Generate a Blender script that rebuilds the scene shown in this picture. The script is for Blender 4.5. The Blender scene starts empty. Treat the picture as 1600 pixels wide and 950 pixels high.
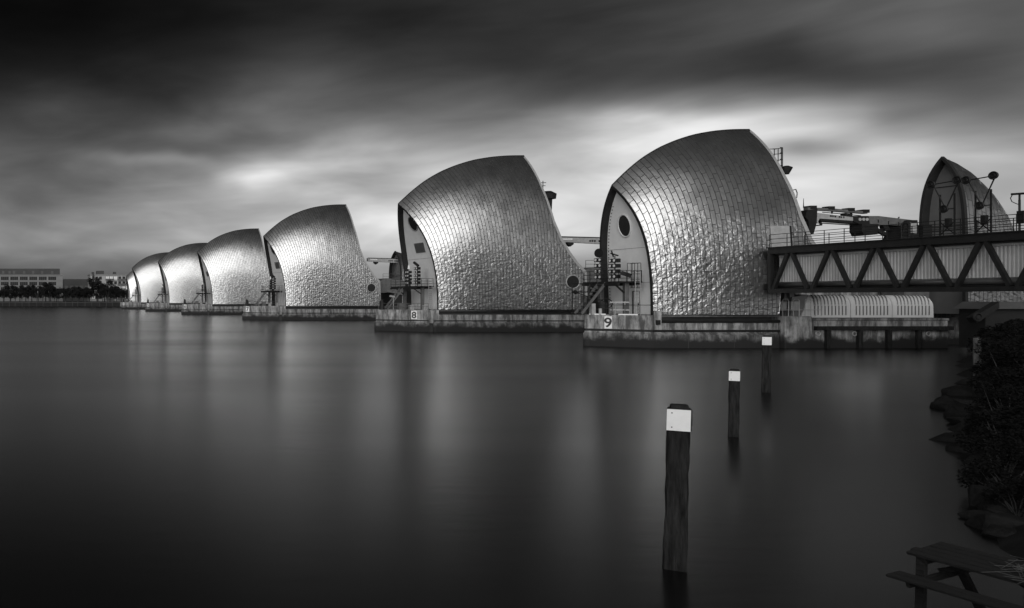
import bpy, math, random
import numpy as np
from mathutils import Vector, Matrix, noise as mnoise

random.seed(7)
rnd = random.random
def uni(a, b): return a + (b - a) * rnd()
PI = math.pi
sc = bpy.context.scene
col = sc.collection

# ------------------------------------------------------------------ camera
F = 1300.0          # focal length in pixels of a 1600 px wide picture
CX, CY = 6.0, 467.0 # principal point of the shifted lens
CAMZ = 5.27
cam = bpy.data.cameras.new('camera')
cam.sensor_width = 36.0
cam.lens = F / 1600 * 36.0
cam.shift_x = (800 - CX) / 1600
cam.shift_y = (CY - 475) / 1600
cam.clip_start = 0.1
cam.clip_end = 6000
camo = bpy.data.objects.new('camera', cam)
camo.location = (0, 0, CAMZ)
camo.rotation_euler = (math.radians(90), 0, 0)
col.objects.link(camo)
sc.camera = camo

def at(px, py, Y):
    return Vector(((px - CX) * Y / F, Y, CAMZ + (CY - py) * Y / F))

# ------------------------------------------------------------------ light
SUN_EL = math.radians(17)
SUN_AZ = math.radians(205)      # compass style: 0 = +Y, 90 = +X ; where the sun stands
sdir = Vector((math.sin(SUN_AZ) * math.cos(SUN_EL), math.cos(SUN_AZ) * math.cos(SUN_EL), math.sin(SUN_EL)))
sun = bpy.data.lights.new('sun', 'SUN')
sun.energy = 1.5
sun.angle = math.radians(72)
sun.color = (1.0, 0.995, 0.985)
suno = bpy.data.objects.new('sun', sun)
suno.rotation_euler = (-sdir).to_track_quat('-Z', 'Y').to_euler()
suno.location = (-60, -60, 120)
col.objects.link(suno)

vs = sc.view_settings
vs.view_transform = 'Standard'
vs.look = 'None'
vs.gamma = 1.0
vs.use_curve_mapping = False
vs.exposure = 1.05

# ------------------------------------------------------------------ sky
def build_world():
    w = bpy.data.worlds.new('World')
    sc.world = w
    w.use_nodes = True
    nt = w.node_tree
    N, L = nt.nodes, nt.links
    N.clear()
    def M(op, a, b=None, c=None, clamp=False):
        n = N.new('ShaderNodeMath'); n.operation = op; n.use_clamp = clamp
        for i, x in enumerate((a, b, c)):
            if x is None: continue
            if isinstance(x, (int, float)): n.inputs[i].default_value = x
            else: L.new(x, n.inputs[i])
        return n.outputs[0]
    tc = N.new('ShaderNodeTexCoord')
    sp = N.new('ShaderNodeSeparateXYZ'); L.new(tc.outputs['Generated'], sp.inputs[0])
    x, y, z = sp.outputs
    az = M('ARCTAN2', x, y)
    el = M('ARCSINE', M('MINIMUM', M('MAXIMUM', z, -1.0), 1.0))
    ela = M('ABSOLUTE', el)
    # streaky long-exposure cloud: noise on the cloud plane
    mp = N.new('ShaderNodeMapping'); L.new(tc.outputs['Generated'], mp.inputs[0])
    mp.inputs['Rotation'].default_value = (0, math.radians(5), math.radians(-20))
    mp.inputs['Scale'].default_value = (1.7, 1.4, 6.0)
    def noise(vec, scale, detail, rough, dist=0.0):
        n = N.new('ShaderNodeTexNoise'); L.new(vec, n.inputs['Vector'])
        n.inputs['Scale'].default_value = scale; n.inputs['Detail'].default_value = detail
        n.inputs['Roughness'].default_value = rough; n.inputs['Distortion'].default_value = dist
        return n
    n1 = noise(mp.outputs[0], 1.5, 4, 0.48, 0.7)
    n2 = noise(mp.outputs[0], 4.2, 4, 0.5, 0.45)
    cl = M('ADD', M('MULTIPLY', M('SUBTRACT', n1.outputs['Fac'], 0.5), 3.3),
           M('MULTIPLY', M('SUBTRACT', n2.outputs['Fac'], 0.5), 1.6))
    # warp for the placed cloud masses (azimuth / elevation on the sky)
    wn = noise(tc.outputs['Generated'], 5.0, 3, 0.5)
    ws = N.new('ShaderNodeSeparateColor'); L.new(wn.outputs['Color'], ws.inputs[0])
    waz = M('ADD', az, M('MULTIPLY', M('SUBTRACT', ws.outputs[0], 0.5), 0.16))
    wel = M('ADD', el, M('MULTIPLY', M('SUBTRACT', ws.outputs[1], 0.5), 0.06))
    # elevation profile (log2 radiance)
    ramp = N.new('ShaderNodeFloatCurve')
    L.new(M('DIVIDE', ela, PI / 2), ramp.inputs['Value'])
    c = ramp.mapping.curves[0]
    prof = SKYPROF
    c.points[0].location = (0, prof[0][1]); c.points[1].location = (1, prof[-1][1])
    for e, v in prof[1:-1]:
        c.points.new(e / 90.0, v)
    ramp.mapping.update()
    acc = M('MULTIPLY_ADD', ramp.outputs[0], 8.0, -8.0)      # 0..1 -> -8..0 (log2)
    acc = M('ADD', acc, cl)
    for (px, py, rx, ry, rot, a) in SKYBLOBS:
        a0 = math.atan((px - CX) / F)
        e0 = math.atan((CY - py) / F * math.cos(a0))
        sa = rx / F * math.cos(a0) ** 2
        se = ry / F * math.cos(a0)
        da = M('SUBTRACT', waz, a0); de = M('SUBTRACT', wel, e0)
        cr, sr = math.cos(rot), math.sin(rot)
        p = M('ADD', M('MULTIPLY', da, cr / sa), M('MULTIPLY', de, sr / sa))
        q = M('ADD', M('MULTIPLY', da, -sr / se), M('MULTIPLY', de, cr / se))
        d = M('ADD', M('MULTIPLY', p, p), M('MULTIPLY', q, q))
        g = M('EXPONENT', M('MULTIPLY', d, -1.0))
        acc = M('MULTIPLY_ADD', g, a, acc)
    rad = M('POWER', 2.0, acc)
    # daylight above the cloud deck
    sky = N.new('ShaderNodeTexSky'); sky.sky_type = 'NISHITA'; sky.sun_disc = False
    sky.sun_elevation = SUN_EL; sky.sun_rotation = SUN_AZ
    bw = N.new('ShaderNodeRGBToBW'); L.new(sky.outputs[0], bw.inputs[0])
    lit = M('MINIMUM', M('MAXIMUM', M('MULTIPLY', bw.outputs[0], 0.16), 0.75), 1.6)
    rad = M('MULTIPLY', rad, lit)
    rad = M('MULTIPLY', rad, 10.0)
    bg = N.new('ShaderNodeBackground'); L.new(rad, bg.inputs['Color'])
    bg.inputs['Strength'].default_value = 0.1
    out = N.new('ShaderNodeOutputWorld'); L.new(bg.outputs[0], out.inputs['Surface'])
    w.cycles.sampling_method = 'MANUAL'; w.cycles.sample_map_resolution = 1024

# elevation in degrees, value v where log2(radiance) = 8 v - 8
SKYPROF = [(0, .63), (2, .69), (6, .78), (9, .745), (12, .575), (15, .41), (19, .29), (26, .27), (40, .29), (65, .29), (90, .30)]
# px, py, rx, ry, rotation, log2 gain  (cloud masses and gaps in the part of the sky in view)
SKYBLOBS = [
    (40, 20, 330, 80, 0.0, -2.0), (-60, 250, 360, 300, 0, -1.9), (870, 110, 300, 60, -.1, -1.2),
    (1400, 120, 250, 60, -.12, -1.8), (1600, 230, 150, 160, 0, -1.2), (1110, 194, 230, 46, -.05, 1.0),
    (400, 258, 80, 18, -.12, .8), (510, 262, 190, 32, -.05, .5), (235, 236, 80, 12, -.05, .9),
    (1330, 280, 120, 26, .1, .1), (985, 182, 130, 16, -.15, .6), (1262, 240, 90, 16, -.1, -1.0),
    (330, 214, 180, 20, 0.0, -.7), (600, 280, 70, 18, 0, -.5), (500, 80, 180, 90, .5, .7), (680, 350, 140, 30, -.1, .4),
    (1420, 190, 80, 26, -.3, -.6), (760, 190, 140, 24, .1, -.35), (640, 35, 150, 45, .2, -.7), (1010, 50, 170, 50, -.2, -.5), (1480, 30, 150, 45, .2, .6), (1270, 95, 140, 36, -.3, -.6), (300, 130, 200, 40, .3, -.4), (130, 160, 120, 24, .2, .5),
]
build_world()

# ------------------------------------------------------------------ materials
MATS = {}
def mat(name, base, rough=0.6, metal=0.0, var=0.25, vscale=1.0, bump=0.0, bscale=8.0, stretch=(1, 1, 1), spec=0.5):
    m = bpy.data.materials.new(name); m.use_nodes = True
    nt = m.node_tree; N, L = nt.nodes, nt.links
    b = N['Principled BSDF']
    b.inputs['Roughness'].default_value = rough
    b.inputs['Metallic'].default_value = metal
    b.inputs['Specular IOR Level'].default_value = spec
    tc = N.new('ShaderNodeTexCoord')
    mp = N.new('ShaderNodeMapping'); L.new(tc.outputs['Object'], mp.inputs[0]); mp.inputs['Scale'].default_value = stretch
    nz = N.new('ShaderNodeTexNoise'); L.new(mp.outputs[0], nz.inputs['Vector'])
    nz.inputs['Scale'].default_value = vscale; nz.inputs['Detail'].default_value = 6; nz.inputs['Roughness'].default_value = .65
    cr = N.new('ShaderNodeValToRGB'); L.new(nz.outputs['Fac'], cr.inputs[0])
    lo, hi = base * (1 - var), base * (1 + var)
    cr.color_ramp.elements[0].position = .3; cr.color_ramp.elements[0].color = (lo, lo, lo, 1)
    cr.color_ramp.elements[1].position = .7; cr.color_ramp.elements[1].color = (hi, hi, hi, 1)
    L.new(cr.outputs[0], b.inputs['Base Color'])
    if bump:
        n2 = N.new('ShaderNodeTexNoise'); L.new(mp.outputs[0], n2.inputs['Vector'])
        n2.inputs['Scale'].default_value = bscale; n2.inputs['Detail'].default_value = 5
        bp = N.new('ShaderNodeBump'); bp.inputs['Strength'].default_value = bump; bp.inputs['Distance'].default_value = .05
        L.new(n2.outputs['Fac'], bp.inputs['Height']); L.new(bp.outputs[0], b.inputs['Normal'])
    MATS[name] = m
    return m

def steel_mat():
    """brushed stainless cladding, oil-canned where people and hail have dented it"""
    m = mat('stainless_steel', .50, .30, 1.0, .10, .9, 0)
    nt = m.node_tree; N, L = nt.nodes, nt.links
    b = N['Principled BSDF']
    tc = N.new('ShaderNodeTexCoord')
    sp = N.new('ShaderNodeSeparateXYZ'); L.new(tc.outputs['Object'], sp.inputs[0])
    mp = N.new('ShaderNodeMapping'); L.new(tc.outputs['Object'], mp.inputs[0]); mp.inputs['Scale'].default_value = (1, 1, 1.25)
    nz = N.new('ShaderNodeTexNoise'); L.new(mp.outputs[0], nz.inputs['Vector'])
    nz.inputs['Scale'].default_value = 1.9; nz.inputs['Detail'].default_value = 2; nz.inputs['Distortion'].default_value = .4
    big = N.new('ShaderNodeTexNoise'); L.new(tc.outputs['Object'], big.inputs['Vector'])
    big.inputs['Scale'].default_value = .22; big.inputs['Detail'].default_value = 2
    # dented where z is low, uneven border
    mr = N.new('ShaderNodeMapRange'); mr.interpolation_type = 'SMOOTHSTEP'
    ad = N.new('ShaderNodeMath'); ad.operation = 'MULTIPLY_ADD'
    L.new(big.outputs['Fac'], ad.inputs[0]); ad.inputs[1].default_value = -9.0; L.new(sp.outputs[2], ad.inputs[2])
    L.new(ad.outputs[0], mr.inputs['Value'])
    mr.inputs['From Min'].default_value = 8.0; mr.inputs['From Max'].default_value = 3.0
    mr.inputs['To Min'].default_value = .11; mr.inputs['To Max'].default_value = .76
    bp = N.new('ShaderNodeBump'); bp.inputs['Distance'].default_value = .13
    L.new(mr.outputs[0], bp.inputs['Strength']); L.new(nz.outputs['Fac'], bp.inputs['Height'])
    L.new(bp.outputs[0], b.inputs['Normal'])
    rr = N.new('ShaderNodeMapRange'); L.new(big.outputs['Fac'], rr.inputs['Value'])
    rr.inputs['From Min'].default_value = .3; rr.inputs['From Max'].default_value = .7
    rr.inputs['To Min'].default_value = .29; rr.inputs['To Max'].default_value = .37
    L.new(rr.outputs[0], b.inputs['Roughness'])
    return m

def concrete_mat(name, base, wet=True):
    m = mat(name, base, .85, 0, .35, .8, .5, 6.0)
    nt = m.node_tree; N, L = nt.nodes, nt.links
    b = N['Principled BSDF']
    ramp = b.inputs['Base Color'].links[0].from_node
    tc = N.new('ShaderNodeTexCoord')
    # vertical run-off streaks
    mp = N.new('ShaderNodeMapping'); L.new(tc.outputs['Object'], mp.inputs[0]); mp.inputs['Scale'].default_value = (1.1, 1.1, .2)
    st = N.new('ShaderNodeTexNoise'); L.new(mp.outputs[0], st.inputs['Vector']); st.inputs['Scale'].default_value = 1.3; st.inputs['Detail'].default_value = 7
    st.inputs['Roughness'].default_value = .7
    r1 = N.new('ShaderNodeMapRange'); L.new(st.outputs['Fac'], r1.inputs['Value'])
    r1.inputs['From Min'].default_value = .42; r1.inputs['From Max'].default_value = .62
    r1.inputs['To Min'].default_value = .30; r1.inputs['To Max'].default_value = 1.35
    mu = N.new('ShaderNodeMix'); mu.data_type = 'RGBA'; mu.blend_type = 'MULTIPLY'; mu.inputs['Factor'].default_value = 1
    L.new(ramp.outputs[0], mu.inputs['A']); L.new(r1.outputs[0], mu.inputs['B'])
    last = mu.outputs['Result']
    if wet:     # weed-grown tide band
        sp = N.new('ShaderNodeSeparateXYZ'); L.new(tc.outputs['Object'], sp.inputs[0])
        wn = N.new('ShaderNodeTexNoise'); L.new(tc.outputs['Object'], wn.inputs['Vector']); wn.inputs['Scale'].default_value = .55; wn.inputs['Detail'].default_value = 8
        wn.inputs['Roughness'].default_value = .7
        ma = N.new('ShaderNodeMath'); ma.operation = 'MULTIPLY_ADD'; L.new(wn.outputs['Fac'], ma.inputs[0]); ma.inputs[1].default_value = -2.6; L.new(sp.outputs[2], ma.inputs[2])
        r2 = N.new('ShaderNodeMapRange'); r2.interpolation_type = 'SMOOTHSTEP'; L.new(ma.outputs[0], r2.inputs['Value'])
        r2.inputs['From Min'].default_value = -.60; r2.inputs['From Max'].default_value = .15
        mx = N.new('ShaderNodeMix'); mx.data_type = 'RGBA'
        L.new(r2.outputs[0], mx.inputs['Factor']); mx.inputs['A'].default_value = (.012, .012, .012, 1); L.new(last, mx.inputs['B'])
        last = mx.outputs['Result']
    L.new(last, b.inputs['Base Color'])
    return m

steel_mat()
concrete_mat('concrete', .25)
concrete_mat('concrete_old', .16)
mat('seam_recess_shade', .045, .6, .3, .2)  # dark joints, also the shade painted on the recess walls
mat('frame_dark', .022, .6, 0, .2, spec=.2)
mat('pale_wall', .82, .55, 0, .07, .7, .05, 3)
mat('louvre', .16, .5, .3, .1)
mat('dark_glass', .012, .12, 0, .1)
mat('black_steel', .012, .55, 0, .35, 2, .2, 20, spec=.25)
mat('grey_steel', .13, .5, .4, .25, 2)
mat('light_steel', .34, .5, .2, .2, 2)
mat('white_paint', .72, .5, 0, .06, 3, .1, 30)
mat('sign_black', .012, .5, 0, .05)
mat('corrugated', .42, .5, .1, .12, .6)
mat('pipe_grey', .10, .4, .3, .25, .8)
mat('ribbed_white', .5, .45, 0, .06, .8)
mat('timber_dark', .018, .9, 0, .85, 9, 1.0, 30, (1, 1, .16), spec=.2)
mat('timber_table', .006, .85, 0, .5, 3, .8, 25, (.3, 1, 1))
mat('timber_grey', .075, .9, 0, .6, 6, .8, 25, (1, 1, .2), spec=.2)
mat('rubber', .02, .8, 0, .2)
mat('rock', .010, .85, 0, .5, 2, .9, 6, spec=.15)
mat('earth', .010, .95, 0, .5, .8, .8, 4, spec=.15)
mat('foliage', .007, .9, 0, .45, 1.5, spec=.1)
mat('foliage_far', .016, .9, 0, .4, .2, spec=.1)
mat('bark', .03, .9, 0, .4, 3)
mat('reed', .07, .8, 0, .4, 3)
mat('facade', .17, .8, 0, .12, .1)
mat('facade_light', .3, .8, 0, .12, .1)
mat('facade_dark', .045, .8, 0, .2, .1)
mat('facade_grey', .08, .8, 0, .15, .1)
mat('river_wall', .010, .9, 0, .5, .2)
mat('pane', .012, .4, 0, .3, .5, spec=.15)

def water_mat():
    m = bpy.data.materials.new('water'); m.use_nodes = True
    nt = m.node_tree; N, L = nt.nodes, nt.links
    b = N['Principled BSDF']
    b.inputs['Base Color'].default_value = (.004, .004, .004, 1)
    b.inputs['IOR'].default_value = 1.36
    tc = N.new('ShaderNodeTexCoord')
    mp = N.new('ShaderNodeMapping'); L.new(tc.outputs['Object'], mp.inputs[0]); mp.inputs['Scale'].default_value = (.012, .07, 1)
    mp.inputs['Rotation'].default_value = (0, 0, .12)
    nz = N.new('ShaderNodeTexNoise'); L.new(mp.outputs[0], nz.inputs['Vector']); nz.inputs['Scale'].default_value = 1; nz.inputs['Detail'].default_value = 5
    mr = N.new('ShaderNodeMapRange'); L.new(nz.outputs['Fac'], mr.inputs['Value'])
    mr.inputs['From Min'].default_value = .3; mr.inputs['From Max'].default_value = .7
    mr.inputs['To Min'].default_value = .205; mr.inputs['To Max'].default_value = .245
    L.new(mr.outputs[0], b.inputs['Roughness'])
    mp2 = N.new('ShaderNodeMapping'); L.new(tc.outputs['Object'], mp2.inputs[0]); mp2.inputs['Scale'].default_value = (.5, 1.4, 1)
    n2 = N.new('ShaderNodeTexNoise'); L.new(mp2.outputs[0], n2.inputs['Vector']); n2.inputs['Scale'].default_value = 1; n2.inputs['Detail'].default_value = 3
    bp = N.new('ShaderNodeBump'); bp.inputs['Strength'].default_value = .03; bp.inputs['Distance'].default_value = .1
    L.new(n2.outputs['Fac'], bp.inputs['Height']); L.new(bp.outputs[0], b.inputs['Normal'])
    MATS['water'] = m
water_mat()

# ------------------------------------------------------------------ mesh helpers
class MB:
    def __init__(s): s.v = []; s.f = []
    def add(s, vs_, fs):
        o = len(s.v); s.v.extend([tuple(p) for p in vs_]); s.f.extend([tuple(i + o for i in f) for f in fs]); return s
    def box(s, x0, x1, y0, y1, z0, z1):
        return s.add([(x0, y0, z0), (x1, y0, z0), (x1, y1, z0), (x0, y1, z0), (x0, y0, z1), (x1, y0, z1), (x1, y1, z1), (x0, y1, z1)],
                     [(0, 3, 2, 1), (4, 5, 6, 7), (0, 1, 5, 4), (1, 2, 6, 5), (2, 3, 7, 6), (3, 0, 4, 7)])
    def cbox(s, x0, x1, y0, y1, z0, z1, c):
        """box with chamfered top and vertical edges"""
        def ring(i, z): return [(x0 + i, y0 + c, z), (x0 + c, y0 + i, z), (x1 - c, y0 + i, z), (x1 - i, y0 + c, z), (x1 - i, y1 - c, z), (x1 - c, y1 - i, z), (x0 + c, y1 - i, z), (x0 + i, y1 - c, z)]
        def ring2(z): return [(x0 + c, y0 + 1.4 * c, z), (x0 + 1.4 * c, y0 + c, z), (x1 - 1.4 * c, y0 + c, z), (x1 - c, y0 + 1.4 * c, z), (x1 - c, y1 - 1.4 * c, z), (x1 - 1.4 * c, y1 - c, z), (x0 + 1.4 * c, y1 - c, z), (x0 + c, y1 - 1.4 * c, z)]
        v = ring(0, z0) + ring(0, z1 - c) + ring2(z1)
        f = [tuple(range(7, -1, -1)), tuple(range(16, 24))]
        for k in (0, 8):
            for i in range(8):
                j = (i + 1) % 8; f.append((k + i, k + j, k + 8 + j, k + 8 + i))
        return s.add(v, f)
    def bar(s, p, q, w, h=None, up=(0, 0, 1)):
        h = h or w; p, q = Vector(p), Vector(q); d = (q - p).normalized(); u = Vector(up)
        if abs(d.dot(u)) > .99: u = Vector((1, 0, 0))
        a = d.cross(u).normalized() * w / 2; b = a.cross(d).normalized() * h / 2
        return s.add([p - a - b, p + a - b, p + a + b, p - a + b, q - a - b, q + a - b, q + a + b, q - a + b],
                     [(0, 1, 2, 3), (7, 6, 5, 4), (0, 4, 5, 1), (1, 5, 6, 2), (2, 6, 7, 3), (3, 7, 4, 0)])
    def tube(s, p, q, r, n=8, r2=None):
        r2 = r if r2 is None else r2
        p, q = Vector(p), Vector(q); d = (q - p).normalized()
        u = Vector((0, 0, 1)) if abs(d.z) < .9 else Vector((1, 0, 0))
        a = d.cross(u).normalized(); b = d.cross(a)
        v = [p + (a * math.cos(2 * PI * i / n) + b * math.sin(2 * PI * i / n)) * r for i in range(n)]
        v += [q + (a * math.cos(2 * PI * i / n) + b * math.sin(2 * PI * i / n)) * r2 for i in range(n)]
        f = [(i, (i + 1) % n, n + (i + 1) % n, n + i) for i in range(n)] + [tuple(range(n - 1, -1, -1)), tuple(range(n, 2 * n))]
        return s.add(v, f)
    def path(s, pts, r, n=6):
        for a, b in zip(pts[:-1], pts[1:]): s.tube(a, b, r, n)
        return s
    def torus(s, c, nrm, R, r, n=28, m=6, sx=1.0):
        c, nrm = Vector(c), Vector(nrm).normalized()
        u = Vector((0, 0, 1)); a = u.cross(nrm).normalized(); b = nrm.cross(a)
        v = []
        for i in range(n):
            t = 2 * PI * i / n; e = a * math.cos(t) * sx + b * math.sin(t)
            for j in range(m):
                g = 2 * PI * j / m
                v.append(c + e * (R + r * math.cos(g)) + nrm * r * math.sin(g))
        f = [(i * m + j, ((i + 1) % n) * m + j, ((i + 1) % n) * m + (j + 1) % m, i * m + (j + 1) % m) for i in range(n) for j in range(m)]
        return s.add(v, f)
    def disc(s, c, nrm, R, t=.04, n=28, sx=1.0):
        c, nrm = Vector(c), Vector(nrm).normalized()
        u = Vector((0, 0, 1)); a = u.cross(nrm).normalized(); b = nrm.cross(a)
        ring = [a * math.cos(2 * PI * i / n) * sx * R + b * math.sin(2 * PI * i / n) * R for i in range(n)]
        v = [c + e for e in ring] + [c + e + nrm * t for e in ring]
        f = [tuple(range(n)), tuple(range(2 * n - 1, n - 1, -1))] + [(i, n + i, n + (i + 1) % n, (i + 1) % n) for i in range(n)]
        return s.add(v, f)
    def extr(s, poly, axis, lo, hi):
        """extrude a 2-D polygon; axis 'x': poly is (y,z), 'y': poly is (x,z)"""
        def p(a, b, t): return (t, a, b) if axis == 'x' else (a, t, b)
        n = len(poly)
        v = [p(a, b, lo) for a, b in poly] + [p(a, b, hi) for a, b in poly]
        f = [tuple(range(n)), tuple(range(2 * n - 1, n - 1, -1))] + [(i, n + i, n + (i + 1) % n, (i + 1) % n) for i in range(n)]
        return s.add(v, f)
    def mesh(s, name, m, smooth=False):
        me = bpy.data.meshes.new(name); me.from_pydata(s.v, [], s.f); me.update()
        me.materials.append(MATS[m])
        if smooth: me.shade_smooth()
        return me
    def build(s, name, m, parent=None, smooth=False, fix=True):
        me = s.mesh(name, m, smooth)
        if fix:
            import bmesh
            bm = bmesh.new(); bm.from_mesh(me); bmesh.ops.recalc_face_normals(bm, faces=bm.faces); bm.to_mesh(me); bm.free()
        o = bpy.data.objects.new(name, me); col.objects.link(o)
        if parent: o.parent = parent
        return o

def tag(o, label, cat=None, group=None, kind=None):
    if label: o['label'] = label
    if cat: o['category'] = cat
    if group: o['group'] = group
    if kind: o['kind'] = kind
    return o
def thing(name, label, cat, loc=(0, 0, 0), rz=0, group=None):
    o = bpy.data.objects.new(name, None); o.empty_display_size = .5
    o.location = loc; o.rotation_euler = (0, 0, rz); col.objects.link(o)
    return tag(o, label, cat, group)
def struct(o): o['kind'] = 'structure'; return o
def copy_tree(o, label=None, loc=None, rz=None, parent=None):
    c = o.copy(); col.objects.link(c); c.parent = parent
    if label: c['label'] = label
    if loc is not None: c.location = loc
    if rz is not None: c.rotation_euler[2] = rz
    for ch in list(o.children): copy_tree(ch, parent=c)
    return c

# ------------------------------------------------------------------ water and land
struct(MB().add([(-2500, -600, 0), (2500, -600, 0), (2500, 640, 0), (-2500, 640, 0)], [(0, 1, 2, 3)]).build('river_water', 'water', fix=False))

EDGE = [(-500, -40), (-60, -5), (-4, 4), (6, 9), (12, 12.2), (17.2, 15.6), (22.8, 19.5), (35.4, 30.2), (41, 36), (48.6, 42.2), (60.5, 53), (78, 69), (101, 86.5), (108, 93), (300, 100)]
def edge_y(x):
    for (a, b), (c, d) in zip(EDGE[:-1], EDGE[1:]):
        if a <= x <= c: return b + (d - b) * (x - a) / (c - a)
    return EDGE[-1][1]
def land_z(x, y):
    d = (edge_y(x) - y) * .72 + 1.3 * mnoise.noise((x * .25, y * .25, 0)) + .5 * mnoise.noise((x * .9, y * .9, 3))
    return -.5 + max(-1.5, min(4.1, d * .55)) + (.25 * mnoise.noise((x * .6, y * .6, 5)) if d > 0 else 0)
xs = sorted(set([-500, -250, -120, -60, -30] + list(np.arange(-20, 115, 1.25)) + [125, 150, 200, 300]))
m = MB(); nv = 26
for x in xs:
    for j in range(nv):
        t = j / (nv - 1); y = edge_y(x) + 3 - (t ** 1.7) * 60
        m.v.append((x, y, land_z(x, y)))
for i in range(len(xs) - 1):
    for j in range(nv - 1):
        a = i * nv + j; m.f.append((a, a + 1, a + nv + 1, a + nv))
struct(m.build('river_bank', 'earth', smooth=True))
FB = 588.0      # far bank
struct(MB().add([(-2500, FB + .5, 3.2), (2500, FB + .5, 3.2), (2500, 3500, 3.6), (-2500, 3500, 3.6)], [(0, 1, 2, 3)]).build('far_bank', 'earth', fix=False))

# ------------------------------------------------------------------ hoods
RISE = [(0, 0), (.09, .225), (.21, .475), (.34, .672), (.47, .81), (.6, .91), (.74, .97), (.87, .997), (1, 1)]
def interp(tab, x):
    xs_ = [a for a, _ in tab]; ys_ = [b for _, b in tab]
    return float(np.interp(x, xs_, ys_))
# smooth version of the ridge table
_tt = np.linspace(0, 1, 400); _rr = np.interp(_tt, [a for a, _ in RISE], [b for _, b in RISE])
_k = np.ones(41) / 41; _pad = np.concatenate([2 * _rr[0] - _rr[20:0:-1], _rr, np.full(20, _rr[-1])]); _rs = np.convolve(_pad, _k, 'valid')
_rs = (_rs - _rs[0]) / (_rs[-1] - _rs[0])
def rise(t): return float(np.interp(t, _tt, _rs))

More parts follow.
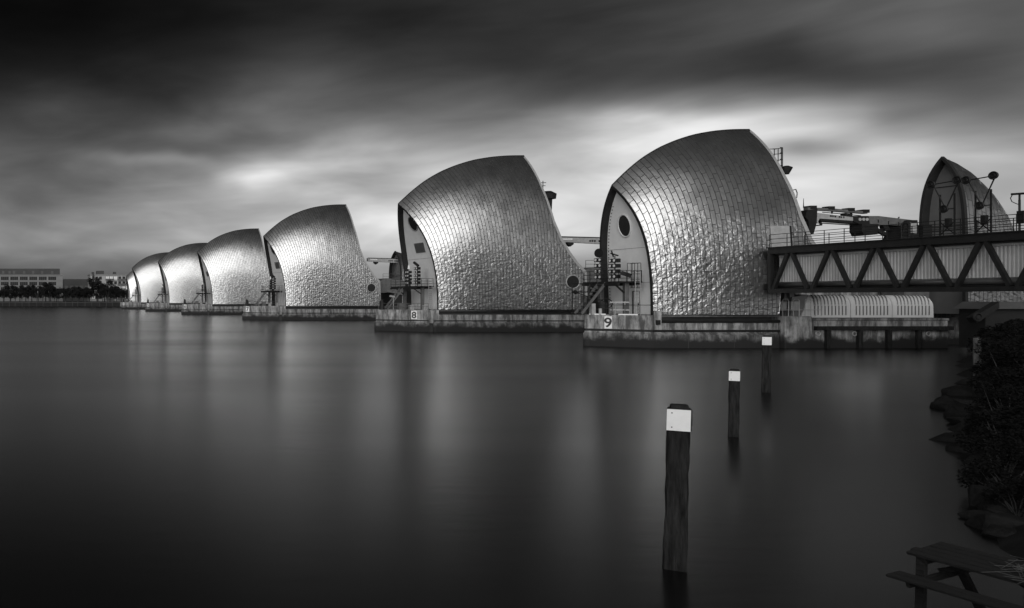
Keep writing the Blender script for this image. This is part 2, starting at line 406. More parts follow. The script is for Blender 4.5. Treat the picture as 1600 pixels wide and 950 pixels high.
class Hood:
    p = 4.0; bulge = 2.05
    def __init__(s, W, zt, zp, ov, U, edge, strip=.46, row=1.8, k=1.0):
        s.W, s.zt, s.zp_, s.ov, s.U, s.strip, s.row = W, zt, zp, ov, U, strip, row
        s.bpk = U - ov
        s.edge = [(a * U - ov - k * (1 - b ** 4), b * zp) for a, b in edge]
        for i in range(1, len(s.edge)): s.edge[i] = (max(s.edge[i][0], s.edge[i - 1][0] + .04), s.edge[i][1])       # (b, z) of the rear edge
        s.bend = s.edge[-1][0]
    def zr(s, b):
        return s.zt + (s.zp_ - s.zt) * rise(max(0, min(1, b / s.bpk)))
    def ztop(s, b):
        if b <= s.bpk: return s.zr(b)
        return float(np.interp(b, [e[0] for e in s.edge], [e[1] for e in s.edge]))
    cut = None
    def zbot(s, b): return s.cut[1] if s.cut and b > s.cut[0] else 0.0
    def hw(s, b): return s.W / 2 + s.bulge * (1 - math.exp(-b / 8.0))
    def S(s, b, z, side=-1):
        zr = s.zr(b); q = min(1, max(0, z / zr))
        x = b - s.ov * max(0, 1 - b / s.bpk) * q ** 2.2
        return Vector((x, side * s.hw(b) * (1 - q ** s.p), z))
    def N(s, b, z, side=-1):
        e = .05; b0, b1 = max(0, b - e), min(s.bend, b + e); z0, z1 = max(0, z - e), min(s.zr(b) - .01, z + e)
        if z1 <= z0: z0 = z1 - .05
        n = (s.S(b1, z, side) - s.S(b0, z, side)).cross(s.S(b, z1, side) - s.S(b, z0, side))
        n.normalize()
        return n if n.y * side > 0 else -n
    def cols(s, n):
        c = list(np.linspace(0, s.bend, n)) + [s.bpk] + ([s.cut[0], s.cut[0] + .01] if s.cut else []) + [e[0] for e in s.edge]
        return sorted(set(round(x, 4) for x in c))
    def shell(s):
        m = MB(); R = 26; cs = s.cols(44)
        for side in (-1, 1):
            o = len(m.v)
            for b in cs:
                zt = s.ztop(b)
                zb = s.zbot(b)
                for j in range(R + 1): m.v.append(tuple(s.S(b, zb + (zt - zb) * (j / R) ** .8, side)))
            for i in range(len(cs) - 1):
                for j in range(R):
                    a = o + i * (R + 1) + j; m.f.append((a, a + R + 1, a + R + 2, a + 1))
        return m
    def panel(s, b0, b1, k0, k1, m, gap=.07, nx=2, nz=4, off=.035, dent=1.0, rs=random):
        bs = [b0 + gap / 2 + (b1 - b0 - gap) * i / nx for i in range(nx + 1)]
        lo, hi = [], []
        for b in bs:
            zr, zt = s.zr(b), s.ztop(b)
            a = min(max(k0 * zr, s.zbot(b)) + gap * .42, zt); c = min(k1 * zr - gap * .42, zt - (gap * .5))
            lo.append(a); hi.append(max(a, c))
        if max(h - l for h, l in zip(hi, lo)) < .10: return False
        o = len(m.v); tilt = rs.uniform(-1, 1) * .008; tz = rs.uniform(-1, 1) * .02
        for i, b in enumerate(bs):
            for j in range(nz + 1):
                t = j / nz; z = lo[i] + (hi[i] - lo[i]) * t
                q = z / s.zr(b); n = s.N(b, z)
                A = dent * (.001 + .010 * max(0, min(1, (.60 - q + .10 * mnoise.noise((b * .2, z * .2, 1))) / .25)))
                inner = 1.0 if (0 < i < nx) else .35
                d = off + 1.0 * A * math.sin(PI * t) * inner + rs.uniform(-1, 1) * A * inner + (i / nx - .5) * tilt + (t - .5) * tz * (1 if q < .6 else .3)
                m.v.append(tuple(s.S(b, z) + n * max(.012, d)))
        w = nz + 1
        for i in range(nx):
            for j in range(nz):
                a = o + i * w + j; m.f.append((a, a + w, a + w + 1, a + 1))
        # folded edges down to the backing sheet (own vertices, so the sheet keeps its flat shading)
        rim = [o + j for j in range(w)] + [o + i * w + nz for i in range(1, nx + 1)] + [o + nx * w + j for j in range(nz - 1, -1, -1)] + [o + i * w for i in range(nx - 1, 0, -1)]
        o2 = len(m.v); L_ = len(rim); ctr = s.N((b0 + b1) / 2, (lo[1] + hi[1]) / 2)
        for r in rim: m.v.append(m.v[r])
        for r in rim: m.v.append(tuple(Vector(m.v[r]) - ctr * off))
        for i in range(L_):
            j = (i + 1) % L_; m.f.append((o2 + i, o2 + j, o2 + L_ + j, o2 + L_ + i))
        return True
    def panels(s):
        ns = int(round(s.bend / s.strip)); out = []
        for i in range(ns):
            b0, b1 = s.bend * i / ns, s.bend * (i + 1) / ns
            dz = s.row / s.zp_; ph = (0, .5, .22, .72)[i % 4]
            k = [0.0]; z = dz * (ph if ph > .1 else 1) 
            while z < .965: k.append(z); z += dz
            if 1 - k[-1] < .02: k.pop()
            k.append(1.0)
            for a, c in zip(k[:-1], k[1:]): out.append((b0, b1, a, c))
        return out
    def arch(s, b, inset, n=22):
        """closed arch curve near base -> tip -> far base at station b, inset inside the shell"""
        top = s.zr(b) - inset * 1.25; pts = []
        for side in (-1, 1):
            seq = range(n + 1) if side < 0 else range(n - 1, -1, -1)
            for j in seq:
                q = 1 - (1 - j / n) ** 1.35
                z = top * q; zr = s.zr(b)
                x = b - s.ov * max(0, 1 - b / s.bpk) * (z / zr) ** 2.2
                v = (s.hw(b) - inset) * (1 - q ** s.p)
                pts.append(Vector((x, side * v, z)))
        return pts

def ring_faces(m, A, B):
    o = len(m.v); n = len(A); m.v.extend(tuple(p) for p in A); m.v.extend(tuple(p) for p in B)
    for i in range(n - 1): m.f.append((o + i, o + i + 1, o + n + i + 1, o + n + i))

def end_frame(h, root, recess, fw=.22, wallmat='pale_wall'):
    m = MB(); o = [p + Vector((-.06, 0, 0)) for p in h.arch(0, -.05)]; i1 = [p + Vector((-.06, 0, 0)) for p in h.arch(0, fw)]
    i2 = [p + Vector((recess + .02, 0, 0)) for p in h.arch(0, fw)]; o2 = [p + Vector((.25, 0, 0)) for p in h.arch(0, -.05)]
    ring_faces(m, o2, o); ring_faces(m, o, i1); ring_faces(m, i1, i2)
    m.build('arch_frame', 'frame_dark', root, smooth=False)
    m = MB(); a = [p + Vector((recess, 0, 0)) for p in h.arch(0, fw - .02)]
    n = len(a); half = n // 2; K = 6
    for i in range(half + 1):
        p, q = a[i], a[n - 1 - i]
        for k in range(K + 1): m.v.append(tuple(p.lerp(q, k / K)))
    for i in range(half):
        for k in range(K):
            c = i * (K + 1) + k; m.f.append((c, c + 1, c + K + 2, c + K + 1))
    return m.build('end_wall', wallmat, root, smooth=True)

def wall_point(h, recess, y, z):
    zr = h.zr(0)
    return Vector((recess - h.ov * (z / zr) ** 2.2, y, z))
def wall_normal(h, z):
    d = -h.ov * 2.2 * (z / h.zr(0)) ** 1.2 / h.zr(0)
    return Vector((-1, 0, d)).normalized()

def rear_edge(h, root):
    """pale folded trim along the rear edge, and the wall that closes the back"""
    pts = [(b, z) for b, z in h.edge]
    fine = []
    for (b0, z0), (b1, z1) in zip(pts[:-1], pts[1:]):
        for t in (0, .34, .67): fine.append((b0 + (b1 - b0) * t, z0 + (z1 - z0) * t))
    fine.append(pts[-1])
    A, B, C = [], [], []
    for b, z in fine:
        z = min(z, h.zr(b) - .03)
        p = h.S(b, z); n = h.N(b, z)
        A.append(p + n * .07 + Vector((.05, 0, 0))); B.append(h.S(max(0, b - .05), max(0, z - .30)) + n * .07 + Vector((-.22, 0, 0))); C.append(p + Vector((.05, .35, 0)))
    m = MB(); ring_faces(m, A, B); ring_faces(m, C, A); m.build('edge_trim', 'light_steel', root)
    m = MB(); K = 4
    for b, z in fine:
        z = min(z, h.zr(b)); p, q = h.S(b, z), h.S(b, z, 1)
        for k in range(K + 1): m.v.append(tuple(p.lerp(q, k / K)))
    for i in range(len(fine) - 1):
        for k in range(K):
            c = i * (K + 1) + k; m.f.append((c, c + 1, c + K + 2, c + K + 1))
    m.build('back_wall', 'grey_steel', root, smooth=True)

HB = 3.55      # level of the hood base above the water
EDGE_M = [(1, 1), (1.019, .882), (1.034, .783), (1.058, .669), (1.082, .555), (1.125, .449), (1.183, .362), (1.24, .295), (1.303, .238), (1.3125, .0)]
EDGE_9 = [(1, 1), (1.013, .94), (1.035, .88), (1.052, .81), (1.078, .73), (1.11, .63), (1.143, .51), (1.20, .39), (1.27, .30), (1.34, .24), (1.35, .125)]
HM = Hood(10.5, 17.5, 25.5, 3.9, 20.9, EDGE_M)
H9 = Hood(7.65, 14.5, 20.8, 1.6, 15.5, EDGE_9, strip=.46, row=1.6, k=1.4)
H9.cut = (12.3, 2.6)

PIERY = {8: 133.0, 7: 205.0, 6: 277.0, 5: 349.0, 4: 421.0, 3: 493.0}

# the large hoods (built once, copied along the row)
def porthole(root, c, n, R, sx=1.0, glass='dark_glass', rim='light_steel'):
    g = MB().disc(c, n, R, .05, 32, sx).build('porthole', glass, root)
    MB().torus(Vector(c) + Vector(n) * .03, n, R * 1.04, .10, 32, 6, sx).build('rim', rim, g, smooth=True)

def make_main_hood():
    root = thing('steel_hood', 'x', 'hood', (69.6, 133 + .3 + HM.W / 2, HB), group='stainless steel hoods in the receding row')
    HM.shell().build('shell', 'seam_recess_shade', root, smooth=True)
    m = MB(); rs = random.Random(3)
    for a in HM.panels(): HM.panel(*a, m, rs=rs)
    o = m.build('cladding', 'stainless_steel', root, smooth=True); o['kind'] = 'stuff'
    MB().path([h + Vector((0, 0, .06)) for h in [HM.S(b, HM.zr(b)) for b in np.linspace(0, HM.bpk, 26)]], .10).build('ridge_cap', 'frame_dark', root)
    end_frame(HM, root, .75)
    rear_edge(HM, root)
    z = 14.2; porthole(root, wall_point(HM, .75, -.6, z) + wall_normal(HM, z) * .03, wall_normal(HM, z), 1.2)
    pc = [wall_point(HM, .75, y, z) for y, z in ((-1.8, 9.4), (1.2, 9.4), (1.2, 11.0), (-1.8, 11.0))]; ou = Vector((-.09, 0, 0))
    lv = MB().add([p + ou for p in pc] + [p for p in pc], [(0, 1, 2, 3), (0, 4, 5, 1), (1, 5, 6, 2), (2, 6, 7, 3), (3, 7, 4, 0)]).build('louvre_panel', 'louvre', root)
    for k in range(7):
        z = 9.55 + k * .21; MB().bar(wall_point(HM, .62, -1.7, z), wall_point(HM, .62, 1.1, z), .1, .05).build('slat', 'grey_steel', lv)
    for z in (4.2, 8.4): MB().bar(wall_point(HM, .73, -4.7, z), wall_point(HM, .73, 4.7, z), .03, .03).build('wall_joint', 'louvre', root)
    q = HM.S(20.2, 4.4) + Vector((0, -.10, 0)); porthole(root, q, (0, -1, 0), 1.0)
    # ventilator with mast behind the rear edge
    b = 20.2
    v = MB(); v.tube((b, -1.2, 16.2), (b + .1, -1.2, 18.2), .55, 12).tube((b, -1.2, 18.2), (b, -1.2, 19.0), 1.15, 16, 1.25).tube((b, -1.2, 19.0), (b, -1.2, 19.5), 1.25, 16, .5)
    v.bar((17.0, -1.2, 16.6), (b, -1.2, 16.8), .6).bar((17.0, -1.2, 14.8), (b, -1.2, 16.4), .25).build('ventilator', 'black_steel', root, smooth=False)
    v = MB().tube((b - .8, -1.2, 18.5), (b - .8, -1.2, 21.2), .06).bar((b - 1.1, -1.2, 20.9), (b - .3, -1.2, 20.9), .09).bar((b - 1.1, -1.2, 20.4), (b - .4, -1.2, 20.4), .09)
    v.build('mast', 'black_steel', root)
    return root
hood8 = make_main_hood()
HOODLAB = {8: 'large dented steel hood with rear porthole on the pier marked 8, second nearest', 7: 'steel hood on the pier marked 7, third from the footbridge',
           6: 'steel hood on the pier marked 6, between the hoods of piers 7 and 5', 5: 'small looking steel hood on the pier marked 5, overlapped by its nearer neighbour',
           4: 'distant steel hood on the pier marked 4, next to the far apartment block', 3: 'farthest steel hood, a sliver before the far apartment block'}
hood8['label'] = HOODLAB[8]
for k in (7, 6, 5, 4):
    c_ = copy_tree(hood8, HOODLAB[k], (69.6, PIERY[k] + .3 + HM.W / 2, HB))
    for ch in list(c_.children):
        if ch.name.split('.')[0] in ('ventilator', 'mast'): bpy.data.objects.remove(ch)

# the nearest hood
P9Y = 90.0
hood9 = thing('steel_hood', 'nearest steel hood with pale end wall and oval porthole on the pier marked 9', 'hood', (70.3, P9Y + .15 + H9.W / 2, HB), group='stainless steel hoods in the receding row')
H9.shell().build('shell', 'seam_recess_shade', hood9, smooth=True)
rs = random.Random(11)
plist = H9.panels()
def psize(a):
    b = (a[0] + a[1]) / 2; return max(0, min(a[3] * H9.zr(b), H9.ztop(b)) - a[2] * H9.zr(b))
plist.sort(key=psize, reverse=True)
rest = MB()
for i, a in enumerate(plist):
    if i < 300:
        m = MB()
        if H9.panel(*a, m, rs=rs): m.build('cladding_panel', 'stainless_steel', hood9, smooth=True)
    else: H9.panel(*a, rest, rs=rs)
o = rest.build('cladding', 'stainless_steel', hood9, smooth=True); o['kind'] = 'stuff'
MB().path([h + Vector((0, 0, .05)) for h in [H9.S(b, H9.zr(b)) for b in np.linspace(0, H9.bpk, 26)]], .08).build('ridge_cap', 'frame_dark', hood9)
w9 = end_frame(H9, hood9, .65)
rear_edge(H9, hood9)
z = 10.0; porthole(hood9, wall_point(H9, .65, .1, z) + wall_normal(H9, z) * .03, wall_normal(H9, z), 1.22, .72, rim='white_paint')
# wall joints, hatch, door on the pale end wall
m = MB()
for z in (3.55, 7.4): MB().bar(wall_point(H9, .63, -3.4, z), wall_point(H9, .63, 3.4, z), .03, .03).build('wall_joint', 'louvre', hood9)
MB().box(.55, .64, -3.45, -2.55, 4.6, 5.6).build('hatch', 'louvre', hood9)
d = MB().box(.57, .64, -1.25, -.35, .05, 2.55).build('door', 'pale_wall', hood9)
MB().box(.53, .60, -.35, -.2, .05, 2.6).box(.53, .6, -1.35, -1.25, .05, 2.6).box(.53, .6, -1.25, -.35, 2.55, 2.62).build('door_frame', 'black_steel', d)
MB().box(.5, .56, -1.15, -1.05, 1.05, 1.3).build('handle', 'black_steel', d)
m = MB()
for k in range(34):
    z = .4 + k * .36
    if z < 12.4: m.disc(wall_point(H9, .64, 3.35 * (1 - (z / 14) ** 4), z), (-1, 0, 0), .06, .05, 6)
m.build('bolt_row', 'black_steel', hood9)
# service door on the side by the footbridge
m = MB(); b0, b1, z0, z1 = 11.5, 13.4, 7.0, 9.5
for b in (b0, b1):
    for z in (z0, z1):
        m.v.append(tuple(H9.S(b, z) + H9.N(b, z) * .10))
for b in (b0, b1):
    for z in (z0, z1):
        m.v.append(tuple(H9.S(b, z)))
m.f += [(0, 2, 3, 1), (0, 1, 5, 4), (2, 6, 7, 3), (1, 3, 7, 5), (0, 4, 6, 2)]
d = m.build('access_door', 'light_steel', hood9)
MB().bar(H9.S(b1, z0) + Vector((.06, -.12, 0)), H9.S(b1, z1) + Vector((.06, -.12, 0)), .12).build('door_edge', 'black_steel', d)
# ladder cage, ventilator, bracket on the rear edge
v = MB(); bx = 15.6; yy = -1.35
for a in range(5):
    an = PI * (.1 + .2 * a); v.tube((bx + .55 * math.sin(an) + .1, yy + .45 * math.cos(an), 16.3), (bx + .55 * math.sin(an) + .1, yy + .45 * math.cos(an), 18.5), .04, 5)
for z in (16.5, 17.2, 17.9, 18.5):
    v.path([(bx + .55 * math.sin(PI * t / 8) + .1, yy + .45 * math.cos(PI * t / 8), z) for t in range(9)], .04, 5)
v.tube((bx - 1.2, yy, 18.4), (bx + .1, yy, 18.4), .04, 5).tube((bx - .8, yy, 17.2), (bx + .1, yy, 17.2), .04, 5)
v.build('ladder_cage', 'black_steel', hood9)
MB().tube((15.9, -2.2, 15.5), (16.0, -2.2, 16.2), .32, 12, .55).tube((16.0, -2.2, 16.2), (16.0, -2.2, 16.4), .55, 12, .2).bar((15.0, -2.2, 15.9), (16, -2.2, 15.8), .2).build('ventilator', 'black_steel', hood9)
MB().path([(15.9, -3.0, 13.6), (16.3, -3.0, 13.7), (16.45, -3.0, 13.3), (16.4, -3.0, 12.8), (16.0, -3.0, 12.6)], .05).build('bracket', 'grey_steel', hood9)

far3 = thing('steel_hood', HOODLAB[3], 'hood', (70.3, 464.2 + H9.W / 2, HB), group='stainless steel hoods in the receding row')
H9.shell().build('shell', 'stainless_steel', far3, smooth=True)
end_frame(H9, far3, .65)
# ------------------------------------------------------------------ piers
def digit(ch, size, root, loc, mname='sign_black'):
    cu = bpy.data.curves.new('digit', 'FONT'); cu.body = ch; cu.size = size; cu.extrude = .01; cu.offset = size * .02
    cu.align_x = 'CENTER'; cu.align_y = 'CENTER'
    t = bpy.data.objects.new('tmp', cu); col.objects.link(t)
    me = bpy.data.meshes.new_from_object(t.evaluated_get(bpy.context.evaluated_depsgraph_get()))
    bpy.data.objects.remove(t)
    me.materials.clear(); me.materials.append(MATS[mname])
    zs = [v.co.y for v in me.vertices]; xs_ = [v.co.x for v in me.vertices]
    my, mx = (max(zs) + min(zs)) / 2, (max(xs_) + min(xs_)) / 2
    for v in me.vertices:
        x, y, z = v.co; v.co = (x - mx, -z, y - my)
    o = bpy.data.objects.new('digit', me); o.location = loc; o.parent = root; col.objects.link(o)
    return o
def nose(root, xt, xs_, y0, y1, z0, z1, c, name, mname):
    """pointed cutwater, blunt by half a metre at the tip, chamfered along the top"""
    yc = (y0 + y1) / 2
    def ring(i, z): return [(xs_, y0 + i, z), (xs_, y1 - i, z), (xt + .45 + i, yc + .45, z), (xt + .1 + i, yc + .2, z), (xt + i, yc, z), (xt + .1 + i, yc - .2, z), (xt + .45 + i, yc - .45, z)]
    v = ring(0, z0) + ring(0, z1 - c) + ring(c, z1) if c else ring(0, z0) + ring(0, z1)
    n = 7; L_ = 3 if c else 2; f = [tuple(range(n)), tuple(range(L_ * n - 1, (L_ - 1) * n - 1, -1))]
    for k in range(L_ - 1): f += [(k * n + i, k * n + (i + 1) % n, (k + 1) * n + (i + 1) % n, (k + 1) * n + i) for i in range(n)]
    return MB().add(v, f).build(name, mname, root)
def flank_sign(root, ch, A, B, t, z, w, h):
    d = (B - A).normalized(); p = A.lerp(B, t); ang = math.atan2(d.y, d.x)
    n = Vector((d.y, -d.x, 0))
    b = MB().cbox(-w / 2, w / 2, -.10, .02, -h / 2, h / 2, .02).build('number_board', 'white_paint', root)
    b.location = p + n * .02 + Vector((0, 0, z)); b.rotation_euler = (0, 0, ang)
    digit(ch, h * 1.08, b, (0, -.112, 0))

def main_pier(k, first):
    root = thing('concrete_pier', 'x', 'pier', (0, PIERY[k] - .7, 0), group='concrete piers of the barrier')
    root['label'] = {8: 'weathered concrete pier with the number 8, carrying the second nearest hood', 7: 'concrete pier with the number 7 board near its pointed nose, third from the footbridge', 6: 'fourth nearest concrete pier, its board reading 6',
                     5: 'concrete pier with the board reading 5, between the piers marked 6 and 4', 4: 'small far pier with a tiny board reading 4, nearest the trees', 3: 'most distant concrete pier, hardly showing beyond the one marked 4'}[k]
    xt = 61.5 if k == 8 else 60.2
    nose(root, xt, 67.5, -.30, 11.9, -2, 1.6, .2, 'plinth_nose', 'concrete_old')
    nose(root, xt + .25, 67.5, -.02, 11.6, 1.55, 3.5, .04, 'nose_block', 'concrete')
    nose(root, xt + .1, 67.5, -.08, 11.7, 1.72, 1.88, .0, 'nose_recess_shade', 'black_steel')  # dark strip painting the shade of the recess band above the plinth
    m = MB(); A_, B_ = Vector((xt + .7, 5.8, 3.5)), Vector((67.6, .25, 3.5))
    for t in np.linspace(0, 1, 6): p = A_.lerp(B_, t); m.tube(p, p + Vector((0, 0, 1.05)), .035, 5)
    for z in (.55, 1.05): m.tube(A_ + Vector((0, 0, z)), B_ + Vector((0, 0, z)), .03, 5)
    m.build('nose_rail', 'grey_steel', root)
    m = MB(); bx = xt + 1.1; m.tube((bx, 5.5, 3.5), (bx, 5.5, 4.6), .42, 10, .34).tube((bx, 5.5, 4.6), (bx, 5.5, 5.2), .34, 10, .12).tube((bx - .3, 5.5, 4.2), (bx - .3, 5.5, 6.0), .05, 5)
    m.build('bollard', 'black_steel', root)
    if first is None:
        MB().cbox(68.3, 124, -.30, 11.9, -2, 1.6, .25).build('plinth', 'concrete_old', root)
        MB().box(67.52, 68.28, .15, 11.4, -2, 1.9).build('plinth_gap', 'seam_recess_shade', root)
        MB().box(67.52, 69.2, .0, 11.5, 1.57, 3.5).build('shoulder_block', 'concrete', root)
        MB().box(67.55, 68.25, -.14, -.0, 1.4, 3.3).build('pilaster', 'concrete', root)
        MB().cbox(69.22, 123.8, .0, 11.5, 1.55, 2.75, .06).build('side_wall', 'concrete', root)
        MB().box(69.25, 123.6, .75, 11.0, 2.70, 3.53).build('recess_wall', 'seam_recess_shade', root)  # dark colour stands in for shade in the recess under the hood
        MB().box(69.3, 92.8, .12, .5, 3.30, 3.46).build('sill_beam', 'grey_steel', root)
        MB().box(68.3, 124, -.08, -.03, 1.72, 1.86).build('recess_shade', 'black_steel', root)  # shaded recess band painted on as a dark strip along the side
        m = MB(); m.bar((64.0, 4.4, 3.5), (64.0, 4.4, 5.7), .09).bar((63.4, 4.4, 5.75), (64.2, 4.4, 5.6), .28); m.build('lamp_bracket', 'light_steel', root)
        m = MB().box(64.6, 65.5, 3.6, 4.3, 3.5, 4.6).box(64.65, 65.45, 3.55, 3.62, 3.9, 4.4); m.build('cabinet', 'grey_steel', root)
        for x, y in ((65.9, 2.6), (67.3, 1.0)): MB().box(x, x + .6, y, y + .6, 3.5, 4.3).build('equipment_box', 'light_steel', root)
    else:
        for ch in first.children:
            if ch.name.split('.')[0] in ('number_board', 'plinth_nose', 'nose_block', 'nose_recess_shade', 'nose_rail', 'bollard'): continue
            c = ch.copy(); col.objects.link(c); c.parent = root
    t_ = .74 if k == 8 else .13
    flank_sign(root, str(k), Vector((xt + .25, 5.8, 0)), Vector((67.5, -.02, 0)), t_, 2.68, .9, 1.34)
    return root
pier8 = main_pier(8, None)
for k in (7, 6, 5, 4): main_pier(k, pier8)

pier3 = thing('concrete_pier', 'most distant concrete pier, hardly showing beyond the one marked 4', 'pier', (0, 463.3, 0), group='concrete piers of the barrier')
nose(pier3, 65.25, 69.6, -.30, 9.1, -2, 1.62, .22, 'plinth_nose', 'concrete_old'); nose(pier3, 65.4, 69.6, -.02, 8.8, 1.55, 3.5, .04, 'nose_block', 'concrete')
MB().box(69.62, 100, 0, 9, -2, 3.5).build('side_wall', 'concrete', pier3)
pier9 = thing('concrete_pier', 'nearest concrete pier with the number 9 board, wet dark weed along its foot', 'pier', (0, P9Y - .7, 0), group='concrete piers of the barrier')
MB().cbox(69.62, 83.2, -.30, 9.1, -2, 1.62, .25).build('plinth', 'concrete_old', pier9)
X9 = 65.25
nose(pier9, X9, 69.6, -.30, 9.1, -2, 1.62, .22, 'plinth_nose', 'concrete_old')
nose(pier9, X9 + .15, 69.6, -.02, 8.8, 1.55, 3.5, .04, 'nose_block', 'concrete')
nose(pier9, X9 + .05, 69.6, -.10, 8.9, 1.72, 1.95, .0, 'nose_recess_shade', 'black_steel')  # dark strip in place of the shaded recess band round the nose
MB().box(69.62, 70.4, .0, 8.8, 1.57, 3.5).build('shoulder_block', 'concrete', pier9)
MB().box(69.62, 83.2, -.10, -.03, 1.72, 1.95).build('recess_shade', 'black_steel', pier9)  # same recess shade carried on as a dark strip
MB().cbox(69.65, 70.5, -.16, -.01, 1.95, 4.0, .03).build('pilaster', 'concrete', pier9)
MB().box(69.85, 70.25, -.3, -.17, 2.5, 3.0).build('fairlead', 'black_steel', pier9)
MB().cbox(70.42, 83.15, .0, 8.1, 1.55, 2.72, .05).build('side_wall', 'concrete', pier9)
MB().box(70.4, 83.1, .85, 8.0, 2.68, 3.53).build('recess_wall', 'seam_recess_shade', pier9)  # painted dark for the shaded gap below the hood base
MB().tube((70.5, -.02, 2.86), (83.2, -.02, 2.86), .17, 8).build('fender_pipe', 'black_steel', pier9)
MB().box(70.3, 83.4, .08, .3, 3.32, 3.5).build('sill_beam', 'grey_steel', pier9)
MB().cbox(83.3, 86.2, -.6, 8.2, -2, 3.42, .06).build('corner_block', 'concrete', pier9)
MB().cbox(86.25, 101.0, -.35, 8.2, -2, 2.95, .06).build('tail_wall', 'concrete', pier9)
MB().box(86.6, 101.2, -.7, -.33, 1.95, 2.35).build('waling', 'timber_dark', pier9)
MB().box(86.3, 101.0, -.42, 8.2, 2.96, 3.2).build('cope', 'concrete_old', pier9)
for x in (87.9, 91.3, 94.4, 97.6):
    MB().cbox(x - .22, x + .22, -.72 - .01, -.36, -1.5, 1.94, .03).build('fender_pile', 'timber_dark', pier9)
for x in (87.0, 90.9, 98.8): MB().torus((x, -.40, 1.55), (0, -1, 0), .22, .06, 14, 5).build('mooring_ring', 'light_steel', pier9)
flank_sign(pier9, '9', Vector((X9 + .15, 4.39, 0)), Vector((69.6, -.02, 0)), .36, 2.66, .70, 1.36)
m = MB(); A_, B_ = Vector((X9 + .5, 4.5, 3.5)), Vector((69.7, .25, 3.5))
for t in np.linspace(0, 1, 6): p = A_.lerp(B_, t); m.tube(p, p + Vector((0, 0, 1.1)), .032, 5)
m.tube(A_ + Vector((0, 0, 1.1)), B_ + Vector((0, 0, 1.1)), .032, 5); m.build('deck_rail', 'black_steel', pier9)
d_ = (B_ - A_).normalized(); dn = Vector((0, 0, .06))
for t0, t1 in ((.04, .30), (.5, .8)): MB().bar(A_.lerp(B_, t0) + dn, A_.lerp(B_, t1) + dn, .2, .12).build('kerb', 'white_paint', pier9)
MB().box(65.9, 66.3, 3.9, 4.4, 3.5, 4.75).tube((66.6, 3.6, 3.5), (66.6, 3.6, 4.2), .16, 10).build('equipment_box', 'light_steel', pier9)
for x, y, z in ((66.9, 4.2, 4.6), (67.4, 3.8, 4.75)):
    MB().torus((x, y, z), (-.5, -.8, 0), .55, .06, 20, 5).tube((x, y, 3.5), (x, y, z), .05).build('hose_reel', 'black_steel', pier9)
MB().tube((67.3, 4.4, 3.5), (67.3, 4.4, 4.9), .5, 12).build('drum', 'black_steel', pier9)
m = MB()
for t in (0, 1): m.bar((67.7 + .65 * t, 2.9 - .6 * t, 3.5), (67.7 + .65 * t, 2.9 - .6 * t, 5.0), .1)
for z in (4.05, 4.9): m.bar((67.4, 3.2, z), (68.65, 2.0, z), .12)
m.build('mooring_frame', 'light_steel', pier9)
m = MB().bar((65.75, 4.4, 5.55), (64.5, 4.4, 5.95), .08).tube((64.5, 4.4, 5.95), (64.25, 4.4, 6.1), .22, 8).bar((65.75, 4.4, 3.5), (65.75, 4.4, 5.55), .09); m.build('swan_neck_lamp', 'black_steel', pier9)
for x in (74.7, 79.0): MB().box(x, x + .05, -.012, .02, 1.96, 2.66).build('joint', 'seam_recess_shade', pier9)
for x in (73.2, 78.1): MB().box(x, x + .05, -.315, -.28, -.5, 1.35).build('joint', 'seam_recess_shade', pier9)
for x, y, h_ in ((66.2, 4.9, 3.0), (66.45, 5.1, 3.4), (67.0, 5.4, 2.6)): MB().path([(x, y, 3.5), (x, y, 3.5 + h_), (x + .5, y + .3, 3.7 + h_), (x + 1.2, y + .3, 3.7 + h_)], .06).build('pipe_riser', 'black_steel', pier9)
MB().cbox(66.2, 66.8, 5.4, 6.2, 3.5, 5.6, .03).build('cabinet', 'grey_steel', pier9)
MB().box(65.7, 67.6, 5.0, 7.0, 6.0, 6.12).tube((65.75, 5.05, 3.5), (65.75, 5.05, 7.0), .05).tube((65.75, 6.95, 3.5), (65.75, 6.95, 7.0), .05).tube((65.75, 5.05, 7.0), (65.75, 6.95, 7.0), .04).build('landing', 'black_steel', pier9)
# boxes and loop rails beside the bridge bearing
m = MB()
for x in (84.0, 85.3): m.cbox(x - .45, x + .35, .3, .8, 4.0, 5.0, .05)
m.build('equipment_box', 'light_steel', pier9)
m = MB()
for x in (83.5, 84.65, 85.9, 87.0):
    m.path([(x, -.1, 3.4), (x, -.1, 5.1), (x + .12, -.1, 5.25), (x + .5, -.1, 5.25), (x + .62, -.1, 5.1), (x + .62, -.1, 3.4)], .04, 5)
m.tube((83.5, -.1, 4.1), (87.6, -.1, 4.1), .035, 5); m.build('deck_rail', 'light_steel', pier9)
MB().box(84.9, 86.0, 1.2, 2.6, 3.4, 5.9).box(85.2, 85.7, .9, 1.2, 4.9, 6.3).build('bearing_stool', 'grey_steel', pier9)

